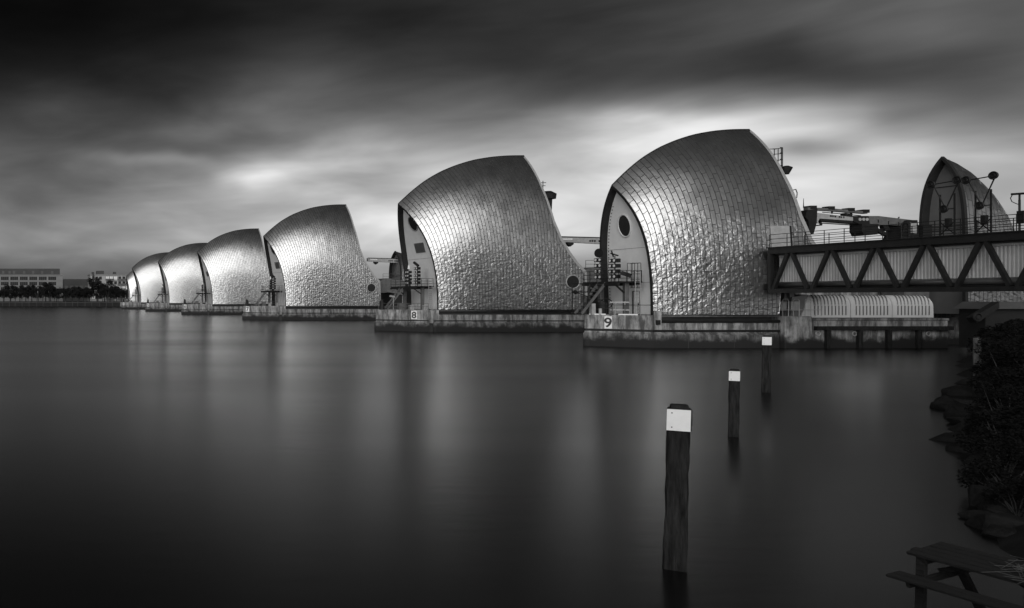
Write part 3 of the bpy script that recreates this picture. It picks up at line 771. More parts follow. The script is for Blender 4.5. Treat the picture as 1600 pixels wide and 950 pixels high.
# ------------------------------------------------------------------ work platforms in front of the end walls
def platform(loc, label, ylen, dz, x0=-3.0):
    r = thing('work_platform', label, 'platform', loc, group='steel work platforms at the pier noses')
    MB().box(x0, -.1, -ylen / 2, ylen / 2, dz, dz + .16).build('deck', 'black_steel', r)
    MB().bar((x0, -ylen / 2, dz - .15), (x0, ylen / 2, dz - .15), .25, .3).bar((-.4, -ylen / 2, dz - .15), (-.4, ylen / 2, dz - .15), .25, .3).build('edge_beam', 'black_steel', r)
    for y in (-ylen * .36, ylen * .33):
        MB().cbox(-1.55, -1.1, y - .22, y + .22, 0, dz, .03).build('column', 'grey_steel', r)
        MB().bar((-1.3, y, dz - 1.3), (x0 + .2, y, dz - .2), .14).build('brace', 'black_steel', r)
    m = MB()
    for y in np.linspace(-ylen / 2, ylen / 2, 6): m.tube((x0, y, dz), (x0, y, dz + 1.35), .035, 5)
    for z in (.5, .95, 1.35): m.tube((x0, -ylen / 2, dz + z), (x0, ylen / 2, dz + z), .03, 5)
    for z in (.5, .95, 1.35): m.tube((x0, -ylen / 2, dz + z), (-.2, -ylen / 2, dz + z), .03, 5)
    for x in np.linspace(x0, -.2, 4): m.tube((x, -ylen / 2, dz), (x, -ylen / 2, dz + 1.35), .035, 5)
    m.build('guard_rail', 'black_steel', r)
    m = MB(); y = -ylen / 2 - .05          # ladder with cage
    for x in (-1.0, -.45): m.tube((x, y - .1, 0), (x, y - .1, dz + 1.3), .04, 5)
    for z in np.arange(.3, dz + 1.2, .33): m.tube((-1.0, y - .1, z), (-.45, y - .1, z), .025, 5)
    m.build('ladder', 'light_steel', r)
    m = MB()
    for y in (-.3, -.12): m.bar((x0 - 2.6, ylen * .2 + y * 6, .1), (x0 + .1, ylen * .2 + y * 6, dz), .10, .28)
    for t in np.linspace(.05, .95, 9): m.box(x0 - 2.6 + 2.7 * t - .12, x0 - 2.6 + 2.7 * t + .14, ylen * .2 - 1.8, ylen * .2 - .72, dz * t, dz * t + .04)
    m.build('stair', 'grey_steel', r)
    return r
def lamp_stack(loc, label, h, n):
    r = thing('signal_lamp_stack', label, 'signal lights', loc, group='navigation lamp stacks on the work platforms')
    MB().tube((0, 0, 0), (0, 0, h), .09).build('pole', 'grey_steel', r)
    for k in range(n):
        z = .35 + k * (h - .5) / n
        b = MB().cbox(-.30, .25, -.62, .62, z, z + .42, .04).build('lamp_box', 'black_steel', r)
        for y in (-.32, .32): MB().disc((-.31, y, z + .21), (-1, 0, 0), .15, .03, 12).build('lens', 'white_paint', b)
    return r
for k in (8, 7, 6, 5, 4):
    y0 = PIERY[k]
    if k == 8:
        pl = platform((69.4, y0 + 5.4, 3.5), 'x', 8.6, 3.7); st = [lamp_stack((67.5, y0 + 5.7, 7.36), 'x', 2.9, 4), lamp_stack((67.6, y0 + 3.0, 7.36), 'x', 3.4, 5)]
        pl['label'] = 'steel work platform with ladder in front of the end wall of hood 8'
        MB().tube((0, 0, 2.9), (0, 0, 3.6), .22, 8, .05).build('beacon', 'white_paint', st[0])
        MB().tube((0, -.3, 3.3), (-.3, .5, 3.9), .22, 8).build('floodlight', 'black_steel', st[1])
        st[0]['label'] = 'signal lamp stack with pale beacon on the platform of pier 8'; st[1]['label'] = 'taller signal lamp stack with floodlight on the platform of pier 8'
    else:
        copy_tree(pl, {7: 'steel work platform at the left end of the third nearest hood', 6: 'steel work platform at the left end of the fourth nearest hood', 5: 'small looking work platform at the left end of the fifth hood', 4: 'tiny far work platform at the left end of the sixth hood'}[k], (69.4, y0 + 5.4, 3.5))
        copy_tree(st[0], 'signal lamp stack with pale beacon at the %s nearest hood' % {7: 'third', 6: 'fourth', 5: 'fifth', 4: 'sixth'}[k], (67.5, y0 + 5.7, 7.36))
        copy_tree(st[1], 'taller signal lamp stack with floodlight at the %s nearest hood' % {7: 'third', 6: 'fourth', 5: 'fifth', 4: 'sixth'}[k], (67.6, y0 + 3.0, 7.36))
pl9 = platform((70.1, P9Y + 4.0, 3.5), 'steel work platform with cage and ladder in front of the pale wall of hood 9', 5.6, 3.55, -2.7)
# safety cage at the near end of that platform
m = MB()
for y in (-2.9, -2.45, -2.0, -1.5):
    m.tube((-.35, y, 3.0), (-.35, y, 5.7), .03, 5)
for z in (3.0, 3.9, 4.8, 5.7): m.tube((-.35, -2.9, z), (-.35, -1.4, z), .03, 5)
for y in (-2.9, -2.2): m.tube((-1.3, y, 3.0), (-1.3, y, 5.7), .03, 5); m.tube((-1.3, y, 5.7), (-.35, y, 5.7), .03, 5)
m.build('ladder_cage', 'black_steel', pl9)
MB().bar((-.8, -2.1, 4.3), (-1.5, -1.5, 4.7), .55, .45).build('floodlight', 'black_steel', pl9)
a = lamp_stack((68.1, P9Y + 5.0, 7.2), 'signal lamp stack topped by a round disc on the platform of pier 9', 3.1, 4)
MB().disc((-.1, 0, 3.3), (-1, -.3, 0), .52, .12, 20).build('round_target', 'black_steel', a)
MB().torus((-.13, 0, 3.3), (-1, -.3, 0), .36, .05, 20).build('target_ring', 'light_steel', a)
a = lamp_stack((68.5, P9Y + 3.3, 7.2), 'signal lamp stack with angled arms on the platform of pier 9', 2.9, 4)
MB().bar((0, -.5, 2.9), (0, .6, 3.2), .12).bar((0, .2, 2.8), (0, .5, 3.5), .1).build('bracket', 'black_steel', a)

# ------------------------------------------------------------------ machine housings and cranes behind the hoods
def housing(k):
    r = thing('machine_housing', {8: 'curved grey machine housing between the two nearest hoods', 7: 'curved grey machine housing between the second and third hoods', 6: 'machine housing mostly hidden behind the third nearest hood'}[k], 'housing', (93.6, PIERY[k] + 4.5, 3.5), group='machine housings on the piers')
    prof = [(-1.0, 3.2), (-1.0, 5.4), (.2, 6.5), (1.8, 6.9), (7.6, 6.1), (9.5, 5.8), (9.5, 3.0), (6, 2.6), (2, 3.4)]
    MB().extr(prof, 'y', -3, 4.5).build('body', 'grey_steel', r)
    MB().box(3.0, 5.2, -2.5, 4, 0, 3.2).build('leg', 'frame_dark', r)
    MB().box(7.2, 9.2, -2.5, 4, 0, 3.2).build('leg', 'grey_steel', r)
    m = MB()
    for x in np.arange(.6, 9.6, 1.5): m.tube((x, -2.8, 6.2), (x, -2.8, 8.0), .04, 5)
    for z in (7.4, 8.0): m.tube((.6, -2.8, z), (9.6, -2.8, z), .035, 5)
    m.build('roof_rail', 'grey_steel', r)
    return r
def jib_crane(k, zb):
    r = thing('jib_crane', {8: 'pale box jib of a crane showing between the two nearest hoods', 7: 'pale box jib of a crane showing between the second and third hoods', 6: 'crane jib mostly hidden behind the third nearest hood'}[k], 'crane', (105, PIERY[k] + 5.2, 3.5), group='service cranes on the piers')
    MB().tube((0, 0, 0), (0, 0, zb), .7, 12).build('mast', 'grey_steel', r)
    b = MB().extr([(-13.2, zb - .35), (-13.2, zb + .45), (1.2, zb + .1), (1.2, zb - 1.1)], 'y', -.35, .35).build('boom', 'light_steel', r)
    MB().bar((-13.2, -.36, zb + .5), (1.2, -.36, zb + .15), .1, .14).build('top_flange', 'black_steel', b)
    m = MB()
    for i, w_ in enumerate((.28, .28, .3, 0, .28, .3, .24, .3, .26)):
        if w_: m.box(-8.0 + i * .38, -8.0 + i * .38 + w_, -.365, -.352, zb - .38 - i * .01, zb - .06 - i * .01)
    m.build('lettering', 'sign_black', b)
    MB().box(-12.6, -10.8, -.365, -.352, zb - .05, zb + .2).build('plate', 'white_paint', b)
    MB().extr([(-11.5, zb - .4), (-10.6, zb - .4), (-10.5, zb - .75), (-11.05, zb - 1.15), (-11.6, zb - .75)], 'y', -.3, .3).build('hook_block', 'black_steel', r)
    return r
for k in (8, 7): housing(k); jib_crane(k, 11.6)

# the heavy crane beside the nearest hood
cr = thing('telescopic_crane', 'dark telescopic crane folded flat behind the footbridge railing', 'crane', (96.0, 94.0, 3.5))
def c9(px, py, dy=0): p = at(px, py, 94.0 + dy); return (p.x - 96.0, dy, p.z - 3.5)
def plate(pts, t=.45, off=0):
    return MB().extr([(c9(*p)[0], c9(*p)[2]) for p in pts], 'y', -t + off, t + off)
plate([(1254, 329), (1270, 327), (1268, 352), (1264, 366), (1258, 364), (1256, 345), (1251, 340)], .55).build('boom_head', 'black_steel', cr)
bm_ = plate([(1271, 333), (1327, 340), (1327, 345.5), (1275, 342), (1271, 350)], .42).build('outer_boom', 'light_steel', cr)
m = MB()
for i, w_ in enumerate((2.6, 2.2, 2.6, 0, 2.4, 1.5, 1.8)):
    if w_:
        x = 1291 + i * 3.4; m.extr([(c9(x, 0)[0], c9(0, 336.6 + i * .33)[2]), (c9(x + w_, 0)[0], c9(0, 336.9 + i * .33)[2]), (c9(x + w_, 0)[0], c9(0, 339.6 + i * .33)[2]), (c9(x, 0)[0], c9(0, 339.3 + i * .33)[2])], 'y', -.45, -.425)
m.build('lettering', 'sign_black', bm_)
plate([(1275, 342.3), (1340, 346.6), (1340, 350.5), (1278, 346)], .36).build('inner_boom', 'black_steel', cr)
plate([(1256, 324.5), (1292, 326), (1349, 331), (1349, 334.5), (1290, 330), (1256, 328.5)], .25, -.2).build('luffing_ram', 'grey_steel', cr)
m = MB()
for x, y in ((1265, 325), (1293, 326), (1324, 328.6), (1347, 331)): a = c9(x, y); m.box(a[0] - .35, a[0] + .35, -.5, .3, a[2] - .15, a[2] + .22)
m.build('clamp', 'black_steel', cr)
plate([(1317, 333), (1328, 334.2), (1327, 341), (1317, 340)], .3).build('strut', 'black_steel', cr)
plate([(1327, 338), (1350, 338), (1352, 351), (1340, 352), (1327, 347)], .5).build('knuckle', 'black_steel', cr)
m = MB()
for x in (1336, 1341.5, 1347): m.disc((c9(x, 343)[0], -.53, c9(x, 343.5)[2]), (0, -1, 0), .17, .04, 12)
m.build('pin', 'light_steel', cr)
plate([(1350, 338), (1366, 338), (1420, 344.5), (1420, 350), (1405, 353), (1352, 351)], .45).build('base_boom', 'grey_steel', cr)
plate([(1337, 350), (1363, 351), (1361, 367), (1341, 369), (1337, 362)], .7).build('winch', 'black_steel', cr)
MB().bar(c9(1362, 355), c9(1384, 367), .35).bar(c9(1380, 352), c9(1384, 360), .5).build('ram', 'black_steel', cr)
plate([(1400, 353), (1406, 345), (1420, 345), (1423, 375), (1392, 375)], .9).build('turret', 'black_steel', cr)
MB().box(c9(1408, 0)[0], c9(1418, 0)[0], -.95, -.9, c9(0, 366)[2], c9(0, 349)[2]).build('cab_window', 'light_steel', cr)
MB().box(c9(1395, 0)[0], c9(1425, 0)[0], -1.2, 1.2, 0, c9(0, 374)[2]).build('pedestal', 'grey_steel', cr)
MB().tube(c9(1255.5, 325), c9(1255.5, 310), .05, 5, .02).tube(c9(1402, 344), c9(1405, 339), .06, 5).build('aerial', 'black_steel', cr)
MB().tube(c9(1272, 348), c9(1338, 352), .06, 6).tube(c9(1285, 331.5), c9(1345, 337), .05, 6).build('hose', 'black_steel', cr)
MB().tube(c9(1283, 351.5), c9(1281, 346), .12, 8).tube(c9(1274, 352.5), c9(1284, 351.5), .08, 6).build('hook', 'black_steel', cr)
for x, y in ((1372, 343), (1388, 345.5), (1404, 347)): MB().bar(c9(x, y, -.46), c9(x, y + 5, -.46), .12, .05).build('stiffener', 'black_steel', cr)
MB().tube(c9(1330, 331, -.1), c9(1330, 338, -.1), .1, 8).tube(c9(1300, 328, -.1), c9(1300, 334, -.1), .08, 8).build('link', 'black_steel', cr)
m = MB()
for x in (1408, 1420): m.tube(c9(x, 375, -1.0), c9(x, 352, -1.0), .05, 6)
m.path([c9(1408, 352, -1.0), c9(1410, 348, -1.0), c9(1418, 348, -1.0), c9(1420, 352, -1.0)], .05)
for y in (357, 362, 367): m.tube(c9(1408, y, -1.0), c9(1420, y, -1.0), .04, 6)
m.build('ladder_cage', 'black_steel', cr)
MB().box(c9(1427, 0)[0], c9(1441, 0)[0], -1, 1, 5.5, c9(0, 352)[2]).build('control_box', 'black_steel', cr)
MB().box(c9(1427, 0)[0] + .1, c9(1441, 0)[0] - .1, -.8, .8, 0, 5.48).build('box_stand', 'grey_steel', cr)

# ------------------------------------------------------------------ small hoods seen end-on
class SmallHood(Hood):
    p = 7.0
    def __init__(s, W, ridge, strip=.5, row=1.7):
        s.W, s.strip, s.row, s.ov = W, strip, row, 0.0
        s.ridge = ridge; s.zt = s.zp_ = ridge[0][1]; s.bend = ridge[-1][0]; s.bpk = s.bend; s.edge = [(s.bend, ridge[-1][1])]
    def zr(s, b): return max(.4, float(np.interp(b, [r[0] for r in s.ridge], [r[1] for r in s.ridge])))
    def ztop(s, b): return s.zr(b)
    def hw(s, b): return s.W / 2 * (s.zr(b) / s.zp_) ** .35
RSM = [(0, 17.6), (1.6, 16.9), (3.2, 15.9), (4.6, 14.5), (5.7, 12.8), (6.5, 11.0), (7.2, 8.6), (7.7, 5.5), (7.9, 3.0)]
def small_hood(label, loc, W, ridge, rec, wm):
    h = SmallHood(W, ridge)
    r = thing('small_steel_hood', label, 'hood', loc, group='small rounded hoods')
    h.shell().build('shell', 'seam_recess_shade', r, smooth=True)
    m = MB(); q = random.Random(5)
    for a in h.panels(): h.panel(*a, m, rs=q, nz=3)
    o = m.build('cladding', 'stainless_steel', r, smooth=True); o['kind'] = 'stuff'
    end_frame(h, r, rec, .25, wm)
    m = MB()
    for z in (9.4, 9.8, 14.3): m.bar((rec - .05, -W * .42 * (1 - (z / 17.6) ** 5), z * ridge[0][1] / 17.6), (rec - .05, W * .42 * (1 - (z / 17.6) ** 5), z * ridge[0][1] / 17.6), .08, .08)
    m.build('wall_rail', 'frame_dark', r)
    return r
small_hood('small pointed hood with grey end wall standing behind the footbridge railing', (105.3, 93.4, 3.6), 4.6, RSM, .8, 'louvre')
small_hood('tiny steel hood half hidden behind the end of hood 8', (98.8, 210.2, 3.6), 6.5, [(a * 1.1, b * .78) for a, b in RSM], .6, 'louvre')

# ------------------------------------------------------------------ footbridge
BX = 80.8
br = thing('footbridge', 'dark steel truss footbridge with corrugated walls running to the nearest pier', 'bridge', (BX, 0, 0))
Y0, Y1 = 48.0, 88.0
zb0, zt0 = 5.88, 10.62
MB().box(0, .38, Y0, Y1, zt0 - .62, zt0).build('top_chord', 'black_steel', br)
MB().box(-.12, .5, Y0, Y1 + .1, zt0 + .003, zt0 + .10).build('chord_flange', 'black_steel', br)
MB().box(0, .38, Y0, Y1, zb0, zb0 + .42).build('bottom_chord', 'black_steel', br)
MB().box(-.02, .40, Y1 - .32, Y1 + .003, zb0 + .42, zt0 - .62).build('end_post', 'black_steel', br)
PIT = 4.22
yb = Y1 - .2
while yb - PIT > Y0:
    for (ya, yc) in ((yb, yb - PIT / 2), (yb - PIT, yb - PIT / 2)):
        s_ = 1 if yc < ya else -1
        MB().bar((.19, ya - s_ * .25, zb0 + .42), (.19, yc + s_ * .22, zt0 - .64), .30, .30, up=(1, 0, 0)).build('diagonal', 'black_steel', br)
    # corrugated wall sheet of this bay
    y = yb; pts = []
    while y > yb - PIT + .01:
        for dy, dx in ((0, 0), (.10, 0), (.14, .07), (.25, .07)): pts.append((1.05 + dx, y - dy))
        y -= PIT / 15
    pts.append((1.05, yb - PIT + .02))
    m = MB()
    for (xx, yy_) in pts:
        m.v.append((xx, yy_, zb0 + 1.05)); m.v.append((xx, yy_, zt0 - .78))
    for i in range(len(pts) - 1): m.f.append((2 * i, 2 * i + 2, 2 * i + 3, 2 * i + 1))
    m.build('wall_sheet', 'corrugated', br)
    for k in range(3): MB().box(.4, 4.2, yb - PIT * (k + .5) / 3 - .09, yb - PIT * (k + .5) / 3 + .09, zb0 + .05, zb0 + .38).build('floor_beam', 'black_steel', br)
    yb -= PIT
MB().tube((.78, Y0, zb0 + .86), (.78, Y1 - .1, zb0 + .86), .30, 16).build('service_pipe', 'pipe_grey', br, smooth=True)
MB().box(.55, 4.4, Y0, Y1 - .2, zb0 + .46, zb0 + .55).build('floor', 'black_steel', br)
MB().box(.40, 4.4, Y0, Y1 - .05, zt0 - .76, zt0 - .1).build('walkway_deck', 'frame_dark', br)
MB().box(.9, 1.0, Y0, Y1 - .3, zt0 - 1.0, zt0 - .77).build('wall_trim', 'corrugated', br)
MB().box(3.9, 4.0, Y0, Y1 - .2, zb0 + .56, zt0 - .77).build('far_wall', 'corrugated', br)
for X_, dz in ((.2, 0), (3.9, 0)):
    y = Y1 + .0
    while y > Y0:
        MB().tube((X_, y, zt0 + .1), (X_, y, zt0 + 1.42), .035, 5).build('rail_post', 'black_steel', br)
        y -= 1.95 if X_ < 1 else 2.6
    for z in (.5, .95, 1.42): MB().tube((X_, Y0, zt0 + z), (X_, Y1, zt0 + z), .032, 5).build('handrail', 'black_steel', br)
MB().box(1.6, 3.6, 52, 54, -1, zb0 - .01).build('support_column', 'concrete_old', br)

def signal_frame(yc, label, wdt):
    r = thing('disc_signal', label, 'signal', (BX + .5, yc, zt0 + .1), group='disc signal frames on the footbridge')
    z2, z1 = 4.55, 2.3
    a = wdt / 2; pts = [(0, a, z2), (0, -a, z2 + .12), (0, 0, z1)]
    for p in pts:
        d = MB().disc(Vector(p) + Vector((-.1, 0, 0)), (-1, 0, 0), .30, .1, 24).build('signal_disc', 'black_steel', r)
        MB().torus(Vector(p) + Vector((-.22, 0, 0)), (-1, 0, 0), .30, .05, 24, 6).torus(Vector(p) + Vector((-.22, 0, 0)), (-1, 0, 0), .14, .04, 16, 5).build('hood_ring', 'black_steel', d)
    for i, j in ((0, 1), (0, 2), (1, 2)): MB().tube(pts[i], pts[j], .05, 6).build('strut', 'black_steel', r)
    for y in (-.55, .55): MB().bar((.12, y, 0), (.12, y, 3.6 + (0 if abs(y) > .5 else 0)), .09).build('post', 'black_steel', r)
    MB().bar((.12, -.55, z1), (.12, .55, z1), .08).build('cross_bar', 'black_steel', r)
    MB().bar((.12, -.55, .1), (.12, .55, 1.2), .06).bar((.12, .55, .1), (.12, -.55, 1.2), .06).build('cross_brace', 'black_steel', r)
    MB().box(0, .3, -.22, .1, .7, 1.5).build('control_box', 'black_steel', r)
    return r
def ybridge(px, dx=.5): return (BX + dx) * F / (px - CX)
signal_frame(ybridge(1478), 'three disc signal on the footbridge before the grey end wall of the pointed hood', 2.0)
signal_frame(ybridge(1534), 'three disc signal on the footbridge before the shiny side of the pointed hood', 1.95)
lp = thing('camera_post', 'camera post with curved arm on the footbridge at the right edge', 'camera post', (BX + .6, ybridge(1593, .6), zt0 + .1))
MB().tube((0, 0, 0), (0, 0, 2.5), .07).box(-.12, .12, -.35, .1, .6, 1.6).build('post', 'black_steel', lp)
MB().bar((0, .5, 3.0), (0, -.6, 2.95), .2, .16).tube((0, 0, 2.4), (0, 0, 2.95), .06).build('camera_body', 'black_steel', lp)
MB().path([(0, .45, 3.0), (0, .6, 2.7), (0, .5, 2.4), (0, .2, 2.2), (0, 0, 2.1)], .03, 5).build('cable', 'black_steel', lp)

# ------------------------------------------------------------------ ribbed enclosure and abutment
rb = thing('ribbed_enclosure', 'long white ribbed enclosure with rounded top under the footbridge', 'enclosure', (86.1, P9Y - .1, 3.25))
prof = [(0, 0), (0, 1.35), (.06, 1.7), (.25, 2.05), (.55, 2.3), (.95, 2.42), (3.2, 2.42), (3.2, 0)]       # (y,z)
Lr = 14.4
nseg = 3
for k in range(nseg):
    m = MB(); n = len(prof)
    xa, xb = .9 + (Lr - .9) * k / nseg + .03, .9 + (Lr - .9) * (k + 1) / nseg - .03
    for i, x in enumerate((xa, xb)):
        for (y, z) in prof:
            sh = .75 * (1 - z / 2.42) if (k == 0 and i == 0) else 0
            dx = (-.30 * (z / 2.42) ** 3) if (k == nseg - 1 and i == 1) else 0
            m.v.append((x - sh * 1.2 + (.9 if False else 0) + dx, y, z))
    m.f += [(i, (i + 1) % n, n + (i + 1) % n, n + i) for i in range(n)] + [tuple(range(n - 1, -1, -1)), tuple(range(n, 2 * n))]
    sec = m.build('casing_section', 'ribbed_white', rb)
    x = xa + .55
    while x < xb - .2:
        mm = MB()
        mm.bar((x, -.03, .28), (x, -.03, 1.3), .07, .07)
        pr = [(-.035, 1.40), (.02, 1.72), (.22, 2.09), (.54, 2.34), (.9, 2.46)]
        for (ya, za), (yb_, zb_) in zip(pr[:-1], pr[1:]): mm.bar((x + (ya) * .55, ya, za), (x + (yb_) * .55, yb_, zb_), .08, .06)
        mm.build('rib', 'louvre', sec); x += .375
MB().extr([(-.02, .02), (.0, .0), (.95, 2.43), (.7, 2.5), (-.85, 2.2), (-1.0, .02)], 'y', .1, 3.1).build('end_hood', 'louvre', rb)
MB().box(-.2, Lr, -.15, 3.3, -.06, -.005).build('base_plate', 'black_steel', rb)

ab = thing('concrete_abutment', 'stained concrete abutment wall behind the white ribbed enclosure', 'abutment', (98, 96, 0))
MB().cbox(-6, 32, 0, 8, -2, 6.6, .08).build('wall', 'concrete', ab)
MB().box(1.0, 12, -.35, 0, 3.15, 3.9).build('ledge_beam', 'concrete_old', ab)
MB().box(3.5, 8, -.5, 0, .9, 1.15).build('lower_ledge', 'concrete_old', ab)
MB().extr([(2, -1), (2, 2.4), (5.2, -1)], 'y', -2.0, 0).build('sloping_toe', 'concrete_old', ab)
MB().bar((10, -.2, 5.4), (17, -.2, 5.2), .3).bar((18, -.2, 5.6), (26, -.2, 5.5), .3).build('wall_bracket', 'black_steel', ab)
m = MB()
for x in (3.1, 7.9, 13.2): m.box(x, x + .06, -.02, .01, .2, 6.5)
m.build('joint', 'seam_recess_shade', ab)
hut = thing('dark_shed', 'low dark shed with a pale sloping roof edge among the bank shrubs', 'shed', (93.2, 79.5, 0))
MB().box(.6, 16, 0, 2.2, .5, 4.3).build('wall', 'frame_dark', hut)
MB().extr([(.2, 4.32), (1.3, 5.0), (16.4, 5.0), (16.4, 4.32)], 'y', -.5, 2.5).build('roof', 'pipe_grey', hut)
MB().extr([(-.9, 3.0), (-1.3, 3.5), (1.2, 5.0), (1.2, 4.4)], 'y', -.6, 0).build('chute', 'frame_dark', hut)
MB().torus((-.9, -.65, 3.55), (0, -1, 0), .36, .1, 20).disc((-.9, -.62, 3.55), (0, -1, 0), .2, .08, 16).build('pulley_wheel', 'frame_dark', hut)

# ------------------------------------------------------------------ mooring posts
def post(px, pyb, pyt, w_px, label, band=True, lean=0.0, seed=0):
    Y = CAMZ * F / (pyb - CY); b = at(px, pyb, Y); h = (pyb - pyt) * Y / F
    ang = math.atan2(b.x, b.y); w_ = w_px * Y / F * math.cos(ang)
    r = thing('timber_post', label, 'post', (b.x, b.y, 0), -ang, group='timber mooring posts')
    q = random.Random(seed); m = MB(); n = 14; rings = []
    prof = [(-1, -.82), (-.82, -1), (-.3, -1), (.3, -1), (.82, -1), (1, -.82), (1, 0), (1, .82), (.82, 1), (0, 1), (-.82, 1), (-1, .82), (-1, 0)]
    K = len(prof)
    for i in range(n + 1):
        z = -1.5 + (h + 1.5) * i / n; s_ = 1 + q.uniform(-.02, .02) + (.05 if z < .5 else 0)
        off = lean * max(z, 0)
        for (a, c) in prof: m.v.append((a * w_ / 2 * s_ + off + q.uniform(-.013, .013), c * w_ / 2 * s_ + q.uniform(-.008, .008), z))
    for i in range(n):
        for j in range(K):
            m.f.append((i * K + j, i * K + (j + 1) % K, (i + 1) * K + (j + 1) % K, (i + 1) * K + j))
    m.f.append(tuple(n * K + j for j in range(K)))
    m.build('shaft', 'timber_dark' if band else 'timber_grey', r)
    off = lean * h
    MB().cbox(-w_ * .40 + off, w_ * .42 + off, -w_ * .4, w_ * .4, h - .01, h + .07, .025).build('cap', 'timber_dark', r)
    if band:
        hb = w_ * 1.12 * 1.05; z1 = h - .012
        p = MB().add([(-w_ * .515 + off * (z1 - hb) / h, -w_ / 2 - .035, z1 - hb), (w_ * .515 + off * (z1 - hb) / h, -w_ / 2 - .035, z1 - hb), (w_ * .515 + off, -w_ / 2 - .035, z1), (-w_ * .515 + off, -w_ / 2 - .035, z1),
                      (-w_ * .515 + off * (z1 - hb) / h, -w_ / 2 - .012, z1 - hb), (w_ * .515 + off * (z1 - hb) / h, -w_ / 2 - .012, z1 - hb), (w_ * .515 + off, -w_ / 2 - .012, z1), (-w_ * .515 + off, -w_ / 2 - .012, z1)],
                     [(0, 1, 2, 3), (7, 6, 5, 4), (0, 4, 5, 1), (1, 5, 6, 2), (2, 6, 7, 3), (3, 7, 4, 0)]).build('white_board', 'white_paint', r)
        MB().disc((-w_ * .3 + off, -w_ / 2 - .036, z1 - hb * .17), (0, -1, 0), .012, .006, 8).disc((-w_ * .31 + off, -w_ / 2 - .036, z1 - hb * .84), (0, -1, 0), .012, .006, 8).build('nail', 'sign_black', p)
        MB().extr([(w_ * .5 + off, z1 + .0), (w_ * .58 + off, z1 - .02), (w_ * .58 + off, z1 - hb * .72), (w_ * .53 + off, z1 - hb * .8), (w_ * .57 + off, z1 - hb * .98), (w_ * .5 + off, z1 - hb * .98)], 'y', -w_ * .35, w_ * .35).build('rubber_strip', 'rubber', r)
    return r
post(1054, 888, 637, 36, 'nearest and tallest timber post with a white board nailed near its top', lean=.021, seed=1)
post(1146, 682, 579, 17, 'middle timber post with a white board, standing between a taller and a shorter one', lean=.012, seed=2)
post(1197, 613, 526, 14.5, 'farthest timber post with a white board, close in front of pier 9', lean=.012, seed=3)
post(1527, 597, 528, 13, 'plain timber post without a board at the edge of the bank shrubs', band=False, seed=4)

# ------------------------------------------------------------------ picnic table
tb = thing('picnic_table', 'old dark wooden picnic table stranded at the water edge in the bottom right corner', 'picnic table', (15.62, 13.05, .44), math.radians(-87))
tb.rotation_euler[0] = math.radians(13); tb.scale = (.88, .88, .88)
Lt = 2.1
for k in range(5):
    q = random.Random(20 + k); y = -.385 + k * .157
    MB().cbox(-Lt / 2 + q.uniform(-.04, .04), Lt / 2, y, y + .14, .74 + q.uniform(-.006, .006), .80, .012).build('table_plank', 'timber_table', tb)
for s_ in (-1, 1):
    for k in range(2):
        y = s_ * .68 + (k - 1) * .15; MB().cbox(-Lt / 2 - .02, Lt / 2, y, y + .14, .40, .45, .012).build('bench_plank', 'timber_table', tb)
for x in (-Lt / 2 + .22, Lt / 2 - .28):
    for s_ in (-1, 1): MB().bar((x, s_ * .30, .72), (x, s_ * .62, -.5), .07, .14, up=(1, 0, 0)).build('leg', 'timber_table', tb)
    MB().bar((x + .08, -.78, .34), (x + .08, .78, .34), .06, .12).build('bench_beam', 'timber_table', tb)
    MB().bar((x + .08, -.36, .68), (x + .08, .36, .68), .06, .1).build('top_beam', 'timber_table', tb)
    MB().bar((x, 0, .38), (x * .25, 0, .70), .06, .1).build('brace', 'timber_table', tb)
m = MB(); q = random.Random(4)
for k in range(150):
    c = Vector((q.gauss(.75, .25), q.gauss(.1, .2), .82 + abs(q.gauss(0, .035)))); d = Vector((q.gauss(0, 1), q.gauss(0, 1), q.gauss(0, .15))).normalized() * q.uniform(.1, .3)
    m.tube(c - d, c + d, .005, 3)
r = m.build('dry_reeds', 'reed'); r.matrix_world = tb.matrix_basis.copy(); tag(r, 'tangle of dry reeds lying on the far end of the picnic table', 'reeds', kind='stuff')

# ------------------------------------------------------------------ bank shrubs and rocks
def leaf_cloud(q, n, rx, ry, rz, size, cz=0, lumps=9):
    m = MB(); L_ = []
    for _ in range(lumps):
        d = Vector((q.gauss(0, 1), q.gauss(0, 1), q.gauss(0, 1))).normalized() * q.uniform(.4, 1.0)
        L_.append((Vector((d.x * rx, d.y * ry, cz + d.z * rz)), q.uniform(.2, .46)))
    for _ in range(n):
        c, rr = q.choice(L_)
        d = Vector((q.gauss(0, 1), q.gauss(0, 1), q.gauss(0, 1))).normalized() * (q.random() ** .45)
        p = c + Vector((d.x * rx, d.y * ry, d.z * rz)) * rr
        s_ = size * q.uniform(.5, 1.3)
        a = Vector((q.gauss(0, 1), q.gauss(0, 1), q.gauss(0, .6))).normalized(); b = a.cross(Vector((q.gauss(0, 1), q.gauss(0, 1), q.gauss(0, 1)))).normalized()
        o = len(m.v); m.v += [tuple(p - a * s_), tuple(p + b * s_ * .38), tuple(p + a * s_), tuple(p - b * s_ * .38)]; m.f.append((o, o + 1, o + 2, o + 3))
    return m, L_
def twigs(q, L_, base, r, n=None):
    m = MB()
    for c, rr in L_:
        b = Vector(base) + Vector((q.uniform(-.15, .15), q.uniform(-.15, .15), 0)); mid = b.lerp(c, .5) + Vector((q.uniform(-.1, .1), q.uniform(-.1, .1), .1)); m.tube(b, mid, r, 5, r * .7); m.tube(mid, c, r * .7, 5, r * .25)
    return m
shr = []
for k in range(5):
    q = random.Random(50 + k)
    lm, L_ = leaf_cloud(q, 2600, 1.5, 1.5, 1.25, .10, 1.15, 13)
    shr.append((lm.mesh('foliage', 'foliage'), twigs(q, L_, (0, 0, -.3), .035).mesh('stems', 'bark')))
q = random.Random(77); spots = []
